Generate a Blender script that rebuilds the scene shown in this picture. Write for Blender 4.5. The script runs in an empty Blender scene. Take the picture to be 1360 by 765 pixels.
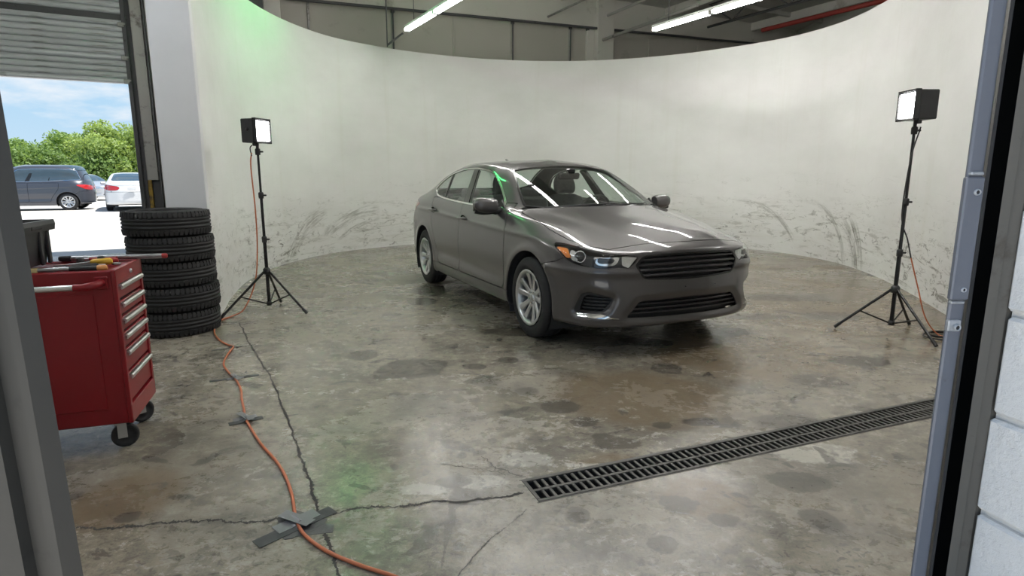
import bpy, bmesh, math, random
import numpy as np
from mathutils import Vector, Matrix, Euler, noise

C = bpy.context.scene.collection
PI = math.pi
R = math.radians
random.seed(7)
rng = np.random.default_rng(11)

# ------------------------------------------------------------------ camera
cam_data = bpy.data.cameras.new('camera')
cam_data.sensor_width = 36.0
cam_data.lens = 792.774 * 36.0 / 1360.0
cam_data.clip_start = 0.05
cam_data.clip_end = 600
cam = bpy.data.objects.new('camera', cam_data)
C.objects.link(cam)
cam.location = (0, 0, 1.3108)
cam.rotation_euler = (PI / 2 - 0.184588, 0, 0)
bpy.context.scene.camera = cam

# ------------------------------------------------------------------ world: a bright summer sky with soft clouds
world = bpy.data.worlds.new('world')
bpy.context.scene.world = world
world.use_nodes = True
wn = world.node_tree.nodes
wl = world.node_tree.links
wn.clear()
w_out = wn.new('ShaderNodeOutputWorld')
w_bg = wn.new('ShaderNodeBackground')
w_tc = wn.new('ShaderNodeTexCoord')
w_sep = wn.new('ShaderNodeSeparateXYZ')
wl.new(w_tc.outputs['Generated'], w_sep.inputs[0])
w_ramp = wn.new('ShaderNodeValToRGB')
w_ramp.color_ramp.elements[0].position = 0.0
w_ramp.color_ramp.elements[0].color = (0.62, 0.80, 0.95, 1)
w_ramp.color_ramp.elements[1].position = 0.55
w_ramp.color_ramp.elements[1].color = (0.16, 0.40, 0.80, 1)
e = w_ramp.color_ramp.elements.new(0.16)
e.color = (0.40, 0.68, 0.94, 1)
wl.new(w_sep.outputs['Z'], w_ramp.inputs[0])
w_map = wn.new('ShaderNodeMapping')
w_map.inputs['Scale'].default_value = (3.2, 3.2, 11.0)
w_map.inputs['Location'].default_value = (0.4, 1.3, 0.15)
wl.new(w_tc.outputs['Generated'], w_map.inputs[0])
w_noise = wn.new('ShaderNodeTexNoise')
w_noise.inputs['Scale'].default_value = 1.6
w_noise.inputs['Detail'].default_value = 7
w_noise.inputs['Roughness'].default_value = 0.55
wl.new(w_map.outputs[0], w_noise.inputs['Vector'])
w_cr = wn.new('ShaderNodeValToRGB')
w_cr.color_ramp.elements[0].position = 0.47
w_cr.color_ramp.elements[1].position = 0.62
wl.new(w_noise.outputs['Fac'], w_cr.inputs[0])
w_mix = wn.new('ShaderNodeMix')
w_mix.data_type = 'RGBA'
wl.new(w_cr.outputs[0], w_mix.inputs['Factor'])
wl.new(w_ramp.outputs[0], w_mix.inputs['A'])
w_mix.inputs['B'].default_value = (0.93, 0.96, 1.0, 1)
wl.new(w_mix.outputs['Result'], w_bg.inputs['Color'])
w_bg.inputs['Strength'].default_value = 0.82
wl.new(w_bg.outputs[0], w_out.inputs[0])

# ------------------------------------------------------------------ sun on the parking lot
sun_data = bpy.data.lights.new('sun', 'SUN')
sun_data.energy = 7.2
sun_data.angle = R(0.6)
sun_data.color = (1.0, 0.96, 0.88)
sun = bpy.data.objects.new('sun', sun_data)
C.objects.link(sun)
sun.rotation_euler = Vector((-0.46, -0.07, -1.0)).to_track_quat('-Z', 'Y').to_euler()

# ------------------------------------------------------------------ colour management and exposure
vs = bpy.context.scene.view_settings
vs.view_transform = 'Standard'
vs.look = 'None'
vs.gamma = 1.0
vs.use_curve_mapping = False
vs.exposure = 0.27

TUBE_STRENGTH = 42.0
LED_STRENGTH = 14.0

# ------------------------------------------------------------------ materials
def new_mat(name):
    m = bpy.data.materials.new(name)
    m.use_nodes = True
    return m, m.node_tree, m.node_tree.nodes['Principled BSDF']

def mat(name, col, rough=0.5, metal=0.0, var=0.06, scale=8.0, bump=0.0, bscale=60.0, coat=0.0, spec=0.5,
        rvar=0.0, coord='Object', emit=None, estr=0.0):
    """plain painted / plastic / metal surface with a little procedural unevenness"""
    m, nt, b = new_mat(name)
    n, l = nt.nodes, nt.links
    tc = n.new('ShaderNodeTexCoord')
    nz = n.new('ShaderNodeTexNoise')
    nz.inputs['Scale'].default_value = scale
    nz.inputs['Detail'].default_value = 5
    l.new(tc.outputs[coord], nz.inputs['Vector'])
    mr = n.new('ShaderNodeMapRange')
    mr.inputs['From Min'].default_value = 0.3
    mr.inputs['From Max'].default_value = 0.7
    mr.inputs['To Min'].default_value = 1 - var
    mr.inputs['To Max'].default_value = 1 + var
    l.new(nz.outputs['Fac'], mr.inputs['Value'])
    mx = n.new('ShaderNodeVectorMath')
    mx.operation = 'SCALE'
    mx.inputs[0].default_value = col
    l.new(mr.outputs[0], mx.inputs['Scale'])
    l.new(mx.outputs[0], b.inputs['Base Color'])
    b.inputs['Roughness'].default_value = rough
    b.inputs['Metallic'].default_value = metal
    b.inputs['Specular IOR Level'].default_value = spec
    if coat:
        b.inputs['Coat Weight'].default_value = coat
        b.inputs['Coat Roughness'].default_value = 0.03
    if rvar:
        mr2 = n.new('ShaderNodeMapRange')
        mr2.inputs['From Min'].default_value = 0.3
        mr2.inputs['From Max'].default_value = 0.7
        mr2.inputs['To Min'].default_value = max(0.02, rough - rvar)
        mr2.inputs['To Max'].default_value = min(1, rough + rvar)
        l.new(nz.outputs['Fac'], mr2.inputs['Value'])
        l.new(mr2.outputs[0], b.inputs['Roughness'])
    if bump:
        n2 = n.new('ShaderNodeTexNoise')
        n2.inputs['Scale'].default_value = bscale
        n2.inputs['Detail'].default_value = 4
        l.new(tc.outputs[coord], n2.inputs['Vector'])
        bp = n.new('ShaderNodeBump')
        bp.inputs['Strength'].default_value = bump
        bp.inputs['Distance'].default_value = 0.01
        l.new(n2.outputs['Fac'], bp.inputs['Height'])
        l.new(bp.outputs[0], b.inputs['Normal'])
    if emit:
        b.inputs['Emission Color'].default_value = (*emit, 1)
        b.inputs['Emission Strength'].default_value = estr
    return m

def worn(name, col, wear, rough=0.5, metal=0.0, amount=0.5, scale=5.0, bump=0.15, wrough=None, stretch=(1, 1, 1)):
    """paint with worn / dirty patches of a second colour"""
    m, nt, b = new_mat(name)
    n, l = nt.nodes, nt.links
    tc = n.new('ShaderNodeTexCoord')
    mp = n.new('ShaderNodeMapping')
    mp.inputs['Scale'].default_value = stretch
    l.new(tc.outputs['Object'], mp.inputs[0])
    nz = n.new('ShaderNodeTexNoise')
    nz.inputs['Scale'].default_value = scale
    nz.inputs['Detail'].default_value = 9
    nz.inputs['Roughness'].default_value = 0.68
    l.new(mp.outputs[0], nz.inputs['Vector'])
    cr = n.new('ShaderNodeValToRGB')
    cr.color_ramp.elements[0].position = 0.72 - 0.35 * amount
    cr.color_ramp.elements[1].position = 0.82 - 0.25 * amount
    l.new(nz.outputs['Fac'], cr.inputs[0])
    mx = n.new('ShaderNodeMix')
    mx.data_type = 'RGBA'
    l.new(cr.outputs[0], mx.inputs['Factor'])
    mx.inputs['A'].default_value = (*col, 1)
    mx.inputs['B'].default_value = (*wear, 1)
    l.new(mx.outputs['Result'], b.inputs['Base Color'])
    b.inputs['Roughness'].default_value = rough
    b.inputs['Metallic'].default_value = metal
    if bump:
        bp = n.new('ShaderNodeBump')
        bp.inputs['Strength'].default_value = bump
        bp.inputs['Distance'].default_value = 0.01
        l.new(nz.outputs['Fac'], bp.inputs['Height'])
        l.new(bp.outputs[0], b.inputs['Normal'])
    return m

def emission(name, col, strength):
    m, nt, b = new_mat(name)
    b.inputs['Base Color'].default_value = (0.8, 0.8, 0.8, 1)
    b.inputs['Emission Color'].default_value = (*col, 1)
    b.inputs['Emission Strength'].default_value = strength
    return m

def glass(name, tint=(0.8, 0.88, 0.84), rough=0.0, alpha=0.0):
    """thin vehicle glass: clear, tinted, mirror-like at grazing angles"""
    m, nt, b = new_mat(name)
    n, l = nt.nodes, nt.links
    n.remove(b)
    out = n['Material Output']
    tr = n.new('ShaderNodeBsdfTransparent')
    tr.inputs[0].default_value = (*tint, 1)
    gl = n.new('ShaderNodeBsdfGlossy')
    gl.inputs['Roughness'].default_value = rough
    # same mirror strength from both sides of the pane: 0.06 + 0.94 (1 - |cos|)^5
    ge = n.new('ShaderNodeNewGeometry')
    dt = n.new('ShaderNodeVectorMath'); dt.operation = 'DOT_PRODUCT'
    l.new(ge.outputs['Normal'], dt.inputs[0]); l.new(ge.outputs['Incoming'], dt.inputs[1])
    prev = dt.outputs['Value']
    for op, b_ in (('ABSOLUTE', None), ('SUBTRACT', 1.0), ('ABSOLUTE', None), ('POWER', 5.0), ('MULTIPLY', 0.94), ('ADD', 0.06)):
        q = n.new('ShaderNodeMath'); q.operation = op
        l.new(prev, q.inputs[0])
        if b_ is not None: q.inputs[1].default_value = b_
        prev = q.outputs[0]
    mx = n.new('ShaderNodeMixShader')
    l.new(prev, mx.inputs[0])
    l.new(tr.outputs[0], mx.inputs[1])
    l.new(gl.outputs[0], mx.inputs[2])
    l.new(mx.outputs[0], out.inputs[0])
    return m

# ------------------------------------------------------------------ object helpers
def tag(o, label=None, cat=None, group=None, kind=None):
    if label: o['label'] = label
    if cat: o['category'] = cat
    if group: o['group'] = group
    if kind: o['kind'] = kind
    return o

def thing(name, label, cat, loc=(0, 0, 0), rz=0.0, group=None):
    o = bpy.data.objects.new(name, None)
    o.empty_display_size = 0.1
    C.objects.link(o)
    o.location = loc
    o.rotation_euler = (0, 0, rz)
    return tag(o, label, cat, group)

def link(name, me, parent=None):
    o = bpy.data.objects.new(name, me)
    C.objects.link(o)
    if parent is not None:
        o.parent = parent
    return o

def dup(root, loc=None, rz=None, label=None, group=None):
    r = root.copy()
    C.objects.link(r)
    if loc is not None: r.location = loc
    if rz is not None: r.rotation_euler = (0, 0, rz)
    if label: r['label'] = label
    if group: r['group'] = group
    for ch in list(root.children):
        c = ch.copy(); C.objects.link(c); c.parent = r
        for g in list(ch.children):
            d = g.copy(); C.objects.link(d); d.parent = c
    return r

class MB:
    """collects shapes and links them as one mesh object"""
    def __init__(self):
        self.v = []; self.f = []; self.s = []; self.mi = []; self.cur = 0
    def add(self, verts, faces, smooth=False):
        o = len(self.v)
        self.v += [tuple(p) for p in verts]
        for f in faces:
            self.f.append(tuple(i + o for i in f)); self.s.append(smooth); self.mi.append(self.cur)
        return self
    def box(self, c, size, rot=None, bev=0.0):
        hx, hy, hz = size[0] / 2, size[1] / 2, size[2] / 2
        M = rot if rot is not None else Matrix.Identity(3)
        if isinstance(M, Euler): M = M.to_matrix()
        c = Vector(c)
        if bev <= 0:
            vs_ = [Vector((sx * hx, sy * hy, sz * hz)) for sx in (-1, 1) for sy in (-1, 1) for sz in (-1, 1)]
            fs = [(0, 1, 3, 2), (4, 6, 7, 5), (0, 4, 5, 1), (2, 3, 7, 6), (0, 2, 6, 4), (1, 5, 7, 3)]
            return self.add([c + M @ p for p in vs_], fs)
        b = min(bev, hx * .98, hy * .98, hz * .98)
        vs_ = []
        idx = {}
        for sx in (-1, 1):
            for sy in (-1, 1):
                for sz in (-1, 1):
                    for a in range(3):
                        p = [sx * hx, sy * hy, sz * hz]
                        for k in range(3):
                            if k != a: p[k] -= (sx, sy, sz)[k] * b
                        idx[(sx, sy, sz, a)] = len(vs_); vs_.append(Vector(p))
        fs = []
        for a in range(3):
            u, w = (a + 1) % 3, (a + 2) % 3
            for sg in (-1, 1):
                q = []
                for su, sw in ((-1, -1), (1, -1), (1, 1), (-1, 1)):
                    k = [0, 0, 0]; k[a] = sg; k[u] = su; k[w] = sw
                    q.append(idx[(*k, a)])
                if sg < 0: q.reverse()
                fs.append(tuple(q))
            for su in (-1, 1):
                for sw in (-1, 1):
                    def key(sa, ax):
                        k = [0, 0, 0]; k[a] = sa; k[u] = su; k[w] = sw
                        return idx[(*k, ax)]
                    q = [key(-1, u), key(1, u), key(1, w), key(-1, w)]
                    if su * sw < 0: q.reverse()
                    fs.append(tuple(q[::-1]))
        for sx in (-1, 1):
            for sy in (-1, 1):
                for sz in (-1, 1):
                    q = [idx[(sx, sy, sz, a)] for a in range(3)]
                    if sx * sy * sz < 0: q.reverse()
                    fs.append(tuple(q))
        return self.add([c + M @ p for p in vs_], fs)
    def tube(self, pts, r, n=10, caps=True, smooth=True, closed=False):
        pts = [Vector(p) for p in pts]
        rs = r if hasattr(r, '__len__') else [r] * len(pts)
        N = len(pts)
        ring = []
        up = None
        for i in range(N):
            a = pts[i - 1] if (i > 0 or closed) else pts[i]
            b = pts[(i + 1) % N] if (i < N - 1 or closed) else pts[i]
            t = (b - a).normalized()
            if up is None:
                up = Vector((0, 0, 1)) if abs(t.z) < 0.9 else Vector((1, 0, 0))
            s = t.cross(up).normalized()
            up = s.cross(t).normalized()
            for k in range(n):
                an = 2 * PI * k / n
                ring.append(pts[i] + s * (math.cos(an) * rs[i]) + up * (math.sin(an) * rs[i]))
        fs = []
        for i in range(N if closed else N - 1):
            j = (i + 1) % N
            for k in range(n):
                k2 = (k + 1) % n
                fs.append((i * n + k, i * n + k2, j * n + k2, j * n + k))
        self.add(ring, fs, smooth)
        if caps and not closed:
            self.add(ring[:n], [tuple(range(n))[::-1]])
            self.add(ring[-n:], [tuple(range(n))])
        return self
    def lathe(self, prof, n=48, M=None, smooth=True, closed=False):
        """prof: (radius, height) turned about local Z"""
        M = M if M is not None else Matrix.Identity(4)
        vs_ = []
        for k in range(n):
            a = 2 * PI * k / n
            for (r_, z_) in prof:
                vs_.append(M @ Vector((r_ * math.cos(a), r_ * math.sin(a), z_)))
        m = len(prof)
        fs = []
        for k in range(n):
            k2 = (k + 1) % n
            for i in range(m if closed else m - 1):
                j = (i + 1) % m
                fs.append((k * m + i, k2 * m + i, k2 * m + j, k * m + j))
        return self.add(vs_, fs, smooth)
    def prism(self, poly, h, M=None, smooth=False):
        """polygon in local XY pushed up by h along local Z"""
        M = M if M is not None else Matrix.Identity(4)
        n = len(poly)
        vs_ = [M @ Vector((p[0], p[1], 0)) for p in poly] + [M @ Vector((p[0], p[1], h)) for p in poly]
        fs = [tuple(range(n))[::-1], tuple(range(n, 2 * n))]
        self.add(vs_, fs)
        side = [(i, (i + 1) % n, n + (i + 1) % n, n + i) for i in range(n)]
        return self.add(vs_, side, smooth)
    def grid(self, P, smooth=True, wrap=False):
        """P: list of rows of points"""
        n, m = len(P), len(P[0])
        fs = []
        for i in range(n - 1):
            for j in range(m if wrap else m - 1):
                k = (j + 1) % m
                fs.append((i * m + j, i * m + k, (i + 1) * m + k, (i + 1) * m + j))
        return self.add([p for row in P for p in row], fs, smooth)
    def build(self, name, m, parent=None, recalc=True, weld=False):
        me = bpy.data.meshes.new(name)
        me.from_pydata(self.v, [], self.f)
        me.polygons.foreach_set('use_smooth', self.s)
        ms = m if isinstance(m, (list, tuple)) else [m]
        for x in ms: me.materials.append(x)
        if len(ms) > 1: me.polygons.foreach_set('material_index', self.mi)
        if recalc or weld:
            bm = bmesh.new(); bm.from_mesh(me)
            if weld: bmesh.ops.remove_doubles(bm, verts=bm.verts, dist=1e-5)
            if recalc: bmesh.ops.recalc_face_normals(bm, faces=bm.faces)
            bm.to_mesh(me); bm.free()
        me.update()
        return link(name, me, parent)

def rotM(axis, ang, loc=(0, 0, 0)):
    return Matrix.Translation(loc) @ Matrix.Rotation(ang, 4, axis)

def spline(pts, n):
    """Catmull-Rom through points, n samples per span"""
    P = [np.array(p, float) for p in pts]
    out = []
    for i in range(len(P) - 1):
        p0 = P[i - 1] if i > 0 else 2 * P[0] - P[1]
        p1, p2 = P[i], P[i + 1]
        p3 = P[i + 2] if i + 2 < len(P) else 2 * P[-1] - P[-2]
        for k in range(n):
            t = k / n
            out.append(0.5 * (2 * p1 + (p2 - p0) * t + (2 * p0 - 5 * p1 + 4 * p2 - p3) * t * t + (3 * p1 - p0 - 3 * p2 + p3) * t ** 3))
    out.append(P[-1])
    return [tuple(p) for p in out]
# ------------------------------------------------------------------ vehicle bodies: a spline surface laid through rings of
# points (from the sill up to the roof), later cut along panel outlines
def bspline_matrix(n, m, closed_lo, closed_hi):
    """rows: m samples over n nodes; ghosts handled by the caller (n already includes 2 ghosts)"""
    k = n - 2
    t = np.linspace(0, k - 1, m)
    i = np.minimum(t.astype(int), k - 2)
    u = t - i
    B = np.zeros((m, n))
    b = [(1 - u) ** 3 / 6, (3 * u ** 3 - 6 * u ** 2 + 4) / 6, (-3 * u ** 3 + 3 * u ** 2 + 3 * u + 1) / 6, u ** 3 / 6]
    for q in range(4):
        B[np.arange(m), i + q] += b[q]
    return B, t

def ghost(P):
    """P: rings x stations x 3 -> padded: mirrored in y across both ends of a ring, mirrored over the roof line"""
    a = P[:, 1:2].copy(); a[..., 1] *= -1
    b = P[:, -2:-1].copy(); b[..., 1] *= -1
    Q = np.concatenate([a, P, b], 1)
    lo = 2 * Q[:1] - Q[1:2]
    hi = 2 * Q[-1:] - Q[-2:-1]
    hi[..., 2] = Q[-2:-1][..., 2]
    return np.concatenate([lo, Q, hi], 0)

def ring_surface(P, nv, nu, iters=2):
    P = np.array(P, float)
    Ck = P.copy()
    k, s = P.shape[:2]
    Bv0, _ = bspline_matrix(k + 2, k, 0, 0)
    Bu0, _ = bspline_matrix(s + 2, s, 0, 0)
    for _ in range(iters):
        S = np.einsum('ik,ksc,js->ijc', Bv0, ghost(Ck), Bu0)
        Ck += P - S
        Ck[:, 0, 1] = 0; Ck[:, -1, 1] = 0; Ck[-1, :, 1] = 0
    Bv, tv = bspline_matrix(k + 2, nv, 0, 0)
    Bu, tu = bspline_matrix(s + 2, nu, 0, 0)
    S = np.einsum('ik,ksc,js->ijc', Bv, ghost(Ck), Bu)
    S[:, 0, 1] = 0; S[:, -1, 1] = 0; S[-1, :, 1] = 0
    return S, tv, tu

def grid_tris(nv, nu):
    i, j = np.meshgrid(np.arange(nv - 1), np.arange(nu - 1), indexing='ij')
    a = (i * nu + j).ravel(); b = a + 1; c = a + nu; d = c + 1
    alt = ((i + j) % 2 == 0).ravel()
    t1 = np.where(alt[:, None], np.stack([a, b, d], 1), np.stack([a, b, c], 1))
    t2 = np.where(alt[:, None], np.stack([a, d, c], 1), np.stack([b, d, c], 1))
    return np.concatenate([t1, t2])

def vert_normals(V, T):
    n = np.cross(V[T[:, 1]] - V[T[:, 0]], V[T[:, 2]] - V[T[:, 0]])
    N = np.zeros_like(V)
    for k in range(3):
        for c in range(3):
            N[:, c] += np.bincount(T[:, k], n[:, c], len(V))
    return N / np.maximum(np.linalg.norm(N, axis=1, keepdims=True), 1e-12)

def sdf(p, poly):
    """signed distance of points to a polygon, positive inside"""
    poly = np.asarray(poly, float)
    a = poly; b = np.roll(poly, -1, 0)
    d = np.full(len(p), 1e9); ins = np.zeros(len(p), bool)
    for (ax, ay), (bx, by) in zip(a, b):
        ex, ey = bx - ax, by - ay
        wx, wy = p[:, 0] - ax, p[:, 1] - ay
        t = np.clip((wx * ex + wy * ey) / (ex * ex + ey * ey + 1e-12), 0, 1)
        d = np.minimum(d, (wx - ex * t) ** 2 + (wy - ey * t) ** 2)
        c = (ay > p[:, 1]) != (by > p[:, 1])
        xx = ex * (p[:, 1] - ay) / (ey if abs(ey) > 1e-12 else 1e-12) + ax
        ins ^= c & (p[:, 0] < xx)
    return np.where(ins, 1, -1) * np.sqrt(d)

def smooth_poly(pts, n=5):
    """closed Catmull-Rom outline"""
    P = [np.array(p, float) for p in pts]
    N = len(P); out = []
    for i in range(N):
        p0, p1, p2, p3 = P[i - 1], P[i], P[(i + 1) % N], P[(i + 2) % N]
        for k in range(n):
            t = k / n
            out.append(0.5 * (2 * p1 + (p2 - p0) * t + (2 * p0 - 5 * p1 + 4 * p2 - p3) * t * t + (3 * p1 - p0 - 3 * p2 + p3) * t ** 3))
    return np.array(out)

def round_poly(pts, r, n=4):
    """polygon with its corners rounded"""
    P = [np.array(p, float) for p in pts]
    N = len(P); out = []
    for i in range(N):
        a, b, c = P[i - 1], P[i], P[(i + 1) % N]
        d1 = np.linalg.norm(a - b); d2 = np.linalg.norm(c - b)
        q = min(r, d1 * .45, d2 * .45)
        s, e_ = b + (a - b) / d1 * q, b + (c - b) / d2 * q
        for k in range(n + 1):
            t = k / n
            out.append((1 - t) ** 2 * s + 2 * t * (1 - t) * b + t * t * e_)
    return np.array(out)

class Shell:
    """half body: columns of A are x y z, normal, station, ring, girth"""
    def __init__(self, A, T):
        self.A = A; self.T = T
    def split(self, T, g):
        """cut triangles T where g changes sign; returns (inside, outside)"""
        g = np.where(np.abs(g) < 1e-6, 1e-6, g)
        sg = g[T] > 0
        n = sg.sum(1)
        ins, outs = T[n == 3], T[n == 0]
        mx = (n == 1) | (n == 2)
        Tm, sm, nm = T[mx], sg[mx], n[mx]
        if len(Tm) == 0: return ins, outs
        lone = np.where((nm == 1)[:, None], sm, ~sm)
        k = lone.argmax(1)
        ar = np.arange(len(Tm))
        a, b, c = Tm[ar, k], Tm[ar, (k + 1) % 3], Tm[ar, (k + 2) % 3]
        def edge(p, q):
            return np.minimum(p, q).astype(np.int64) * (1 << 31) + np.maximum(p, q)
        keys = np.concatenate([edge(a, b), edge(a, c)])
        uq, inv = np.unique(keys, return_inverse=True)
        p, q = (uq >> 31).astype(int), (uq & ((1 << 31) - 1)).astype(int)
        t = (g[p] / (g[p] - g[q]))[:, None]
        newA = self.A[p] * (1 - t) + self.A[q] * t
        off = len(self.A)
        self.A = np.concatenate([self.A, newA])
        inv = inv.ravel() + off
        e1, e2 = inv[:len(Tm)], inv[len(Tm):]
        t1 = np.stack([a, e1, e2], 1)
        t2 = np.concatenate([np.stack([e1, b, c], 1), np.stack([e1, c, e2], 1)])
        one = nm == 1
        one2 = np.concatenate([one, one])
        return (np.concatenate([ins, t1[one], t2[~one2]]), np.concatenate([outs, t1[~one], t2[one2]]))
    def carve(self, T, fn, gap=0.0):
        """fn(A)->g; returns (part, remaining) with an open joint of width 2*gap"""
        if gap <= 0:
            return self.split(T, fn(self.A))
        a, b = self.split(T, fn(self.A) + gap)
        c, _ = self.split(a, fn(self.A) - gap)
        return c, b

def skin_mesh(name, sh, T, mats, side=1, both=False, thick=0.014, offset=0.0, inner=True, push=None):
    """turn shell triangles into a panel with thickness. side=+1 left, -1 mirrored to the right, both = across the middle"""
    u = np.unique(T)
    mp = np.full(len(sh.A), -1); mp[u] = np.arange(len(u))
    V = sh.A[u, :3].copy(); N = sh.A[u, 3:6].copy(); F = mp[T]
    N /= np.maximum(np.linalg.norm(N, axis=1, keepdims=True), 1e-9)
    V = V + N * offset
    if push is not None: V = push(V, N)
    if both:
        mid = np.abs(V[:, 1]) < 1e-5
        V[mid, 1] = 0
        N[mid, 1] = 0
        k = len(V)
        idx = np.where(mid, np.arange(k), -1)
        ext = np.where(~mid)[0]
        idx[ext] = k + np.arange(len(ext))
        V2 = V[ext] * [1, -1, 1]; N2 = N[ext] * [1, -1, 1]
        F = np.concatenate([F, idx[F][:, ::-1]])
        V = np.concatenate([V, V2]); N = np.concatenate([N, N2])
    elif side < 0:
        V = V * [1, -1, 1]; N = N * [1, -1, 1]; F = F[:, ::-1]
    n = len(V)
    allV, allN, allF, mi = [V], [N], [F], [np.zeros(len(F), int)]
    if thick > 0:
        # boundary edges
        e = np.concatenate([F[:, [0, 1]], F[:, [1, 2]], F[:, [2, 0]]])
        key = np.minimum(e[:, 0], e[:, 1]).astype(np.int64) * (1 << 31) + np.maximum(e[:, 0], e[:, 1])
        uq, ix, ct = np.unique(key, return_index=True, return_counts=True)
        be = e[ix[ct == 1]]
        Vi = V - N * thick
        o = n
        if inner:
            allV.append(Vi); allN.append(-N); allF.append(F[:, ::-1] + n); mi.append(np.ones(len(F), int)); o = 2 * n
        bu = np.unique(be)
        bm_ = np.full(n, -1); bm_[bu] = np.arange(len(bu))
        allV += [V[bu], Vi[bu]]
        z = np.zeros((len(bu), 3)); allN += [z, z]
        a, b = bm_[be[:, 0]] + o, bm_[be[:, 1]] + o
        L = len(bu)
        allF += [np.stack([b, a, a + L], 1), np.stack([b, a + L, b + L], 1)]
        mi += [np.zeros(2 * len(a), int)]
    V = np.concatenate(allV); N = np.concatenate(allN); F = np.concatenate(allF); mi = np.concatenate(mi)
    me = bpy.data.meshes.new(name)
    me.vertices.add(len(V)); me.vertices.foreach_set('co', V.astype(np.float32).ravel())
    me.loops.add(len(F) * 3); me.loops.foreach_set('vertex_index', F.astype(np.int32).ravel())
    me.polygons.add(len(F)); me.polygons.foreach_set('loop_start', np.arange(0, len(F) * 3, 3, dtype=np.int32))
    me.polygons.foreach_set('use_smooth', np.ones(len(F), bool))
    for m in mats: me.materials.append(m)
    if len(mats) > 1: me.polygons.foreach_set('material_index', mi.astype(np.int32))
    me.update(calc_edges=True)
    me.normals_split_custom_set_from_vertices(N.tolist())
    return me

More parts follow.
